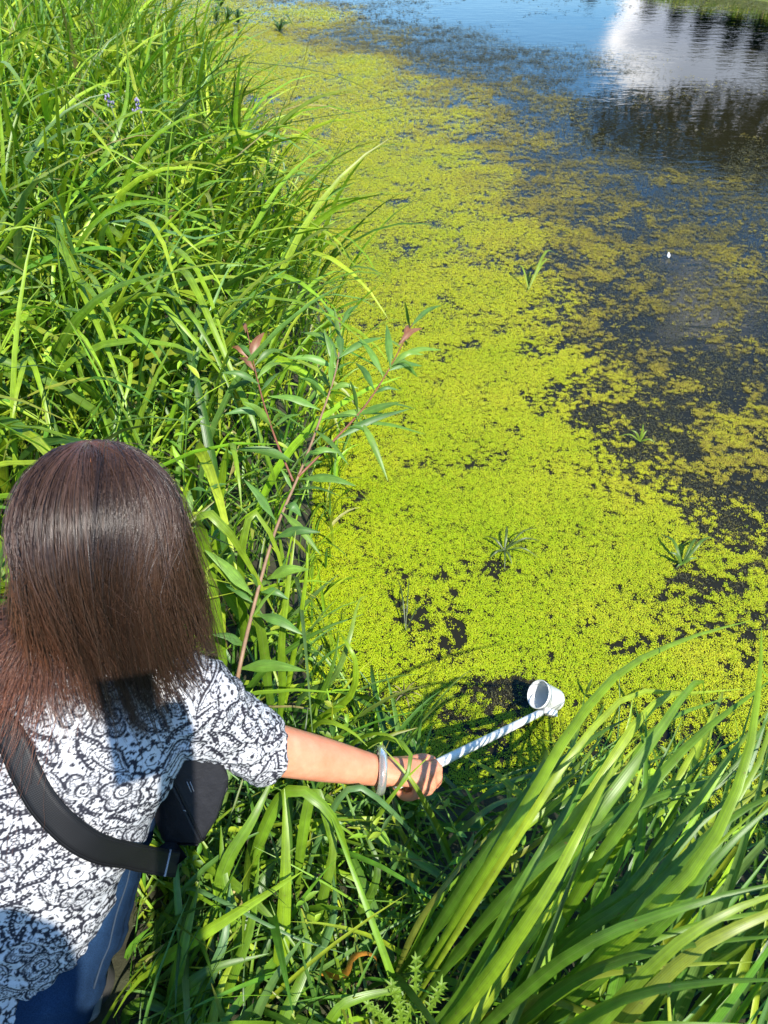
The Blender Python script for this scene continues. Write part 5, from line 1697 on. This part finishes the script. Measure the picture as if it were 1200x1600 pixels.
# ------------------------------------------------------------------ shoulder bag with webbing strap
M['bag'] = simple_mat('black_bag_cloth', (.015, .015, .018), .62, .3, noise=34, var=.30, bump=(.5, .006))
m, t, bs = new_mat('black_webbing')
uvn = N(t, 'ShaderNodeUVMap'); spx = N(t, 'ShaderNodeSeparateXYZ'); t.links.new(uvn.outputs[0], spx.inputs[0])
wvx = mathn(t, 'SINE', mathn(t, 'MULTIPLY', spx.outputs[1], 2400.0)); wvy = mathn(t, 'SINE', mathn(t, 'MULTIPLY', spx.outputs[0], 90.0))
bs.inputs['Base Color'].default_value = (.006, .006, .007, 1); bs.inputs['Roughness'].default_value = .55; bs.inputs['Specular IOR Level'].default_value = .35
bp = N(t, 'ShaderNodeBump', i_Strength=.25, i_Distance=.0004); t.links.new(mathn(t, 'ADD', wvx, mathn(t, 'MULTIPLY', wvy, .4)), bp.inputs['Height']); t.links.new(bp.outputs[0], bs.inputs['Normal'])
M['web'] = m
M['greyline'] = simple_mat('grey_print', (.30, .30, .32), .6)
A_ = P(236, 1160, 1.14); Bp = P(345, 1172, 1.17); Cp = P(359, 1222, 1.19); Dp = P(314, 1320, 1.21); Ep = P(256, 1318, 1.25); Fp = P(206, 1175, 1.22)
bo = (A_ + Dp) / 2
bag = empty('shoulder_bag', (bo[0], bo[1], Ep[2])); BO = np.array(bag.location)
tag(bag, 'black cloth shoulder bag hanging at the hip on a wide webbing strap', 'bag')
dp_ = unit(unit(Dp - A_ + (Bp - A_)) * 0 + unit(bo - C0)) * .055
pts = [A_, Bp, Cp, Dp, Ep, Fp] + [Bp + dp_, Cp + dp_, Dp + dp_, Ep + dp_ * .6, Fp + dp_ * .6, P(340, 1280, 1.2), P(352, 1195, 1.18)]
bmx = bmesh.new()
for q in pts: bmx.verts.new(Vector(q - BO))
bmesh.ops.convex_hull(bmx, input=bmx.verts[:])
bmesh.ops.bevel(bmx, geom=[e for e in bmx.edges if e.is_manifold and e.calc_face_angle(0) > .35], offset=.008, segments=3, affect='EDGES', profile=.5)
bmesh.ops.triangulate(bmx, faces=bmx.faces[:])
me = bpy.data.meshes.new('bag_body'); bmx.to_mesh(me); bmx.free()
bgo = link('bag_body', me, M['bag'], bag, smooth=False)
tocam = lambda q, s=.004: q + unit(C0 - q) * s
zp = [tocam(A_ * (1 - k) + Dp * k + unit(C0 - bo) * .001 * math.sin(k * 3.14), -.002) for k in np.linspace(.04, .96, 12)]
link('zipper', tube_mesh(catmull(zp, 30), .0030, 8, origin=BO), M['bag'], bag)
zp2 = [q + np.array([.006, 0, 0]) for q in zp]
link('piping', tube_mesh(catmull(zp2, 30), .0018, 6, origin=BO), M['web'], bag)
for ea, eb in ((A_, Bp), (Cp, Dp), (Dp, Ep)):
    ee = [tocam(ea * (1 - k) + eb * k, -.003) for k in np.linspace(.08, .92, 6)]
    link('seam', tube_mesh(catmull(ee, 12), .0022, 6, origin=BO), M['web'], bag)
zq = tocam(A_ * .35 + Dp * .65, .002)
link('zipper_pull', block(zq - np.array([0, 0, .010]), RGT, np.array([0, 0, 1.0]), unit(C0 - zq) * 1.0, .0025, .011, .001, .0006, BO), M['greyline'], bag)
def hull_hit(px, py):
    bb_ = BVHTree.FromPolygons([Vector(v.co) + Vector(BO) for v in bgo.data.vertices], [tuple(p.vertices) for p in bgo.data.polygons])
    h = bb_.ray_cast(Vector(C0), Vector(unit(P(px, py, 1) - C0)))
    return None if h[0] is None else np.array(h[0]) + np.array(h[1]) * .0006
for (a, b) in (((292, 1221), (299, 1237)), ((297, 1221), (303, 1236))):
    qa, qb = hull_hit(*a), hull_hit(*b)
    if qa is not None and qb is not None:
        link('logo_stroke', tube_mesh([qa, (qa + qb) / 2, qb], .0008, 5, origin=BO), M['greyline'], bag)

# strap lies on the back of the top, then runs free to the bag
sp_px = [(-70, 1085), (-25, 1110), (18, 1150), (42, 1205), (72, 1255), (110, 1296), (150, 1322)]
sp_pts, sp_n = [], []
for px, py in sp_px:
    dirv = Vector(unit(P(px, py, 1) - C0)); h = SH.ray_cast(Vector(C0), dirv)
    if h[0] is not None:
        sp_pts.append(np.array(h[0]) + np.array(h[1]) * .006); sp_n.append(np.array(h[1]))
if len(sp_pts) < 2:
    sp_pts = [P(0, 1140, 1.0), P(150, 1322, 1.05)]
last = sp_pts[-1]
free = [P(205, 1338, np.dot(last - C0, FWD) + .06), P(245, 1346, np.dot(last - C0, FWD) + .12), P(278, 1350, np.dot(last - C0, FWD) + .16)]
ctr = catmull(sp_pts + free, 60)
tang = np.gradient(ctr, axis=0); tang /= np.linalg.norm(tang, axis=1, keepdims=True)
nrm_ = []
for q in ctr:
    h = SH.find_nearest(Vector(q)); n_ = np.array(h[1]) if (h[0] is not None and h[3] < .03) else unit(C0 - q)
    nrm_.append(unit(n_ * .7 + unit(C0 - q) * .3))
nrm_ = np.array(nrm_)
for _ in range(6): nrm_[1:-1] = (nrm_[:-2] + nrm_[1:-1] * 2 + nrm_[2:]) / 4
sd = np.cross(tang, nrm_); sd /= np.linalg.norm(sd, axis=1, keepdims=True); nrm_ = np.cross(sd, tang)
hw = .0195
vs, fs, uvs = [], [], []
cs = [(-1, 0), (-.5, .0006), (0, .0008), (.5, .0006), (1, 0), (1, -.0022), (0, -.0016), (-1, -.0022)]
for i in range(len(ctr)):
    for a, h in cs:
        vs.append(ctr[i] + sd[i] * a * hw + nrm_[i] * h); uvs.append((a * .5 + .5, i / 60 * .5))
nc = len(cs)
for i in range(len(ctr) - 1):
    for j in range(nc):
        a = i * nc + j; b = i * nc + (j + 1) % nc
        fs.append((a, b, b + nc, a + nc))
vs = np.array(vs)
link('strap', mesh_np(vs - BO, np.array(fs), 'strap', uv=np.array(uvs)), M['web'], bag)
for s_ in (-.82, .82):
    link('stitching', tube_mesh(ctr + sd * hw * s_ + nrm_ * .0008, .0005, 4, origin=BO), M['bag'], bag)
link('strap_edge', tube_mesh([ctr[-4] + sd[-4] * hw, ctr[-4], ctr[-4] - sd[-4] * hw], .0022, 6, origin=BO), M['greyline'], bag)
link('strap_tab', block((ctr[-1] + Ep) / 2, unit(Ep - ctr[-1]), unit(np.cross(Ep - ctr[-1], C0 - Ep)), unit(C0 - Ep), max(.02, np.linalg.norm(Ep - ctr[-1]) / 2), .016, .003, .001, BO), M['bag'], bag)

# ------------------------------------------------------------------ far bank: grass edge and the trees the water mirrors
F = Blades()
fx = np.linspace(0, 1, 2600)
edge = np.array([(3.2, 17.5), (4.0, 14.2), (4.8, 13.3), (5.55, 12.35), (6.6, 11.2), (8.2, 8.4)])
el = np.concatenate([[0], np.cumsum(np.linalg.norm(np.diff(edge, axis=0), axis=1))]); el /= el[-1]
ex = np.interp(fx, el, edge[:, 0]) + np.abs(rng.normal(0, .5, 2600)) + .02; ey = np.interp(fx, el, edge[:, 1]) + np.abs(rng.normal(0, .5, 2600)) + .02
rt = np.stack([ex, ey, ground_z(ex, ey) - .02], 1)
az = rng.uniform(0, 6.283, 2600)
F.add(arch(rt, az, rng.uniform(.06, .16, 2600), rng.uniform(0, .5, 2600), rng.uniform(.2, 1.2, 2600), 5), rng.uniform(.01, .02, 2600), sides(az, 5, np.zeros(2600)), green(2600, [.3, .2, .1, .1, .2, .1]) * np.array([1.5, 1.15, 1.2]))
o = link('far_bank_grass', F.mesh('far_bank_grass'), M['blade']); tag(o, 'short sunlit grass edging the far bank at the top right corner', 'grass', kind='stuff')

M['needle'] = attr_mat('needles', .6, .2)
M['trunk'] = simple_mat('trunk_bark', (.10, .07, .05), .9, noise=20)


def conifer_mesh(seed, broad):
    g = np.random.default_rng(seed)
    b = Blades(); n = 1500
    h = g.random(n) ** .75
    rmax = broad * (1 - h) ** .8 + .03
    az = g.uniform(0, 6.283, n); r = rmax * g.uniform(.25, 1.0, n) * (1 + .25 * np.sin(az * 3 + h * 20))
    rt = np.stack([r * .25 * np.cos(az), r * .25 * np.sin(az), .06 + h * .94], 1)
    sp = arch(rt, az, r * .95 + .02, np.full(n, 1.25), np.full(n, .55), 4)
    c_ = np.array([(.035, .065, .02)]) * g.uniform(.6, 1.5, (n, 1))
    b.add(sp, .045 * (1 - .5 * h) + .012, sides(az, 4, g.normal(0, .6, n)), c_, base=.8, tip=2.0)
    return b.mesh('crown')


crowns = [conifer_mesh(3, .30), conifer_mesh(4, .36), conifer_mesh(5, .27)]
trunk = tube_mesh([(0, 0, -.02), (0, 0, .5), (0, 0, .97)], [.022, .014, .003], 8)
TR = [(27, 42, 7.2, 'conifer mirrored dark right at the right edge of the frame'), (25, 41, 7.6, 'tallest mirrored conifer, second in from the right edge'), (23.3, 42, 6.9, 'mirrored conifer between the tallest one and the bright cloud edge, nearest the tallest'),
      (21.7, 41, 6.3, 'fourth mirrored conifer counted from the right edge'), (20, 42, 6.0, 'fifth mirrored conifer counted from the right edge'), (18.3, 41, 5.3, 'short mirrored conifer, sixth from the right edge'),
      (16.6, 43, 5.0, 'shortest mirrored conifer in front of the white cloud, seventh from the right edge'), (13, 45, 4.9, 'lone conifer tip mirrored on the blue water left of the white cloud')]
for k, (azd, D, h, lab) in enumerate(TR):
    a = math.radians(azd); x, y = D * math.sin(a), D * math.cos(a); z = float(ground_z(x, y))
    e = empty('conifer', (x, y, z)); e.rotation_euler = (0, 0, k * 1.7); h *= .85; e.scale = (h * .9, h * .9, h - z)
    tag(e, lab, 'conifer', 'conifers mirrored in the pond')
    link('crown', crowns[k % 3], M['needle'], e); link('trunk', trunk, M['trunk'], e)

# unseen tree added on the right bank so the pond mirrors a dark band
ab = np.array([8.9, 7.6, float(ground_z(8.9, 7.6))])
ald = empty('added_alder', ab); tag(ald, 'unseen spreading tree added on the right bank to darken the open water by reflection', 'added_alder')
cen = np.array([5.0, 9.6, 1.02])
link('trunk', tube_mesh(catmull([ab - (0, 0, .1), ab + (-.3, .1, .7), ab + (-1.2, .5, 1.3), cen + (1.4, -.3, .1), cen + (-1.2, .5, .05)], 26), np.linspace(.15, .025, 26), 10, origin=ab), M['trunk'], ald)
AL = Blades(); na = 6500
q = rng.normal(0, 1, (na, 3)); q /= np.linalg.norm(q, axis=1, keepdims=True); q *= rng.random((na, 1)) ** .4
lump = .8 + .35 * fbm(q[:, 0] * 3 + 5, q[:, 1] * 3 + q[:, 2] * 2, 3, 91)[:, None]
ax1 = unit([-.80, .45, 0]); ax2 = unit([.45, .80, 0])
rt = cen + (q[:, :1] * lump) * ax1 * 3.0 + (q[:, 1:2] * lump) * ax2 * 1.3 + np.array([0, 0, 1.0]) * q[:, 2:] * lump * .50
az = rng.uniform(0, 6.283, na)
AL.add(arch(rt, az, rng.uniform(.08, .15, na), rng.uniform(.8, 1.8, na), rng.uniform(0, .6, na), 4), rng.uniform(.06, .10, na), sides(az, 4, rng.normal(0, .8, na)), np.array([[.045, .075, .02]]) * rng.uniform(.6, 1.3, (na, 1)), base=.4, tip=2.0)
link('crown', AL.mesh('added_alder_crown', ab), M['needle'], ald)

# ------------------------------------------------------------------ the photographer, whose shadow falls on the person's back
PH = np.array([-.07, -.51, 1.66]); pg = float(ground_z(-.05, -.55))
pr = empty('person', (-.05, -.55, pg)); tag(pr, 'standing person holding up the phone, seen only by the shadow on the back', 'person')
PR = np.array(pr.location)
shR = np.array([.13, -.53, 1.39]); shL = np.array([-.25, -.54, 1.39]); elR = np.array([.02, -.25, 1.28]); wrR = np.array([.025, -.06, 1.54])
elL = np.array([-.32, -.52, 1.12]); wrL = np.array([-.30, -.46, .88])
pel = np.array([-.06, -.56, .92])
def ped(c, a, b): return (np.array(c), np.array([a, 0, 0]), np.array([0, b, 0]))
trunk_r = [ped(pel - (0, 0, .05), .16, .11), ped(pel + (0, 0, .12), .14, .10), ped(pel + (0, 0, .30), .16, .11), ped(pel + (0, .01, .44), .17, .10), ped(pel + (0, .02, .53), .08, .07)]
fig = [loft(trunk_r, 24, 'round', 'round'), loft([ped(PH - (0, -.01, .11), .045, .055), ped(PH - (0, 0, .05), .066, .082), ped(PH + (0, 0, .03), .072, .09), ped(PH + (0, 0, .09), .05, .065)], 24, 'round', 'round'),
       limb([PH - (0, .02, .06), pel + (0, .02, .52)], [.055, .06]), limb([PH + (0, .09, .0), PH + (0, .105, -.035)], [.008, .013], 5), limb([shR, elR], [.05, .04]), limb([elR, wrR], [.04, .027]), limb([shL, elL], [.05, .04]), limb([elL, wrL], [.04, .027]),
       limb([wrR, wrR + (-.008, .03, .04)], [.026, .032], 6, flat=.6)]
for i in range(4):
    q = np.array([.030, -.022, 1.63 - .021 * i]); fig.append(limb([wrR + (0, .02, .03), q + (.012, -.01, 0), q + (.004, .004, 0), q + (-.024, .0, -.002)], [.011, .0095, .0085, .007], 4))
fig.append(limb([wrR + (-.01, .01, .03), np.array([-.01, -.045, 1.60]), np.array([-.018, -.036, 1.63])], [.014, .011, .009], 4))
wl_ = wrL
for i in range(4):
    q = wl_ + np.array([0, .012 * (i - 1.5), -.08]); fig.append(limb([wl_, q, q + (.01, 0, -.05), q + (.02, 0, -.075)], [.018, .010, .009, .007], 4))
fig.append(limb([wl_, wl_ + (.01, .035, -.05), wl_ + (.01, .045, -.085)], [.016, .011, .009], 4))
for s in (-1, 1):
    hp_ = pel + np.array([.09 * s, 0, -.04]); kn_ = np.array([hp_[0] + .01 * s, -.54, (hp_[2] + pg) / 2 + .02]); an_ = np.array([hp_[0] + .02 * s, -.57, pg + .07])
    fig += [limb([hp_, kn_], [.085, .06]), limb([kn_, an_], [.058, .04]), limb([an_ - (0, .02, .03), an_ + (.01 * s, .17, -.035)], [.042, .036])]
child('body', fuse(fig, .008, 5, 'photographer_body'), M['skin'], pr, PR)
M['tee'] = simple_mat('navy_tee', (.03, .04, .08), .85, noise=30)
child('shirt', fuse([loft([(c, a * 1.1, b * 1.14) for c, a, b in trunk_r], 24), limb([shR, shR * .45 + elR * .55], [.066, .06], 8, 'round', 'flat'), limb([shL, shL * .45 + elL * .55], [.066, .06], 8, 'round', 'flat')], .009, 5, 'tee'), M['tee'], pr, PR)
tr_ = [loft([ped(pel - (0, 0, .12), .165, .12), ped(pel + (0, 0, .06), .155, .115)], 24, 'round', 'flat')]
for s in (-1, 1):
    hp_ = pel + np.array([.09 * s, 0, -.04]); kn_ = np.array([hp_[0] + .01 * s, -.54, (hp_[2] + pg) / 2 + .02]); an_ = np.array([hp_[0] + .02 * s, -.57, pg + .10])
    tr_ += [limb([hp_, kn_], [.10, .075]), limb([kn_, an_], [.072, .06], 8, 'round', 'flat')]
child('trousers', fuse(tr_, .009, 5, 'trousers'), M['denim'], pr, PR)
child('hair', fuse([loft([ped(PH + (0, -.035, -.07), .070, .06), ped(PH + (0, -.03, -.01), .084, .082), ped(PH + (0, -.015, .05), .082, .092), ped(PH + (0, -.01, .095), .058, .07)], 24, 'round', 'round')], .008, 4, 'short_hair'), simple_mat('short_dark_hair', (.03, .02, .014), .5, noise=200, bump=(.6, .003)), pr, PR)
M['phone'] = simple_mat('phone_shell', (.03, .03, .035), .3)
pc = C0 - FWD * .014 - RGT * .018 - UPV * .076
pr_ = unit(RGT + UPV * .16); pu_ = unit(UPV - RGT * .16)
ph = link('phone', block(pc, pr_, pu_, FWD, .036, .073, .004, .003, pc), M['phone']); ph.location = pc
tag(ph, 'dark phone held up by the photographer, seen only by its shadow', 'phone')
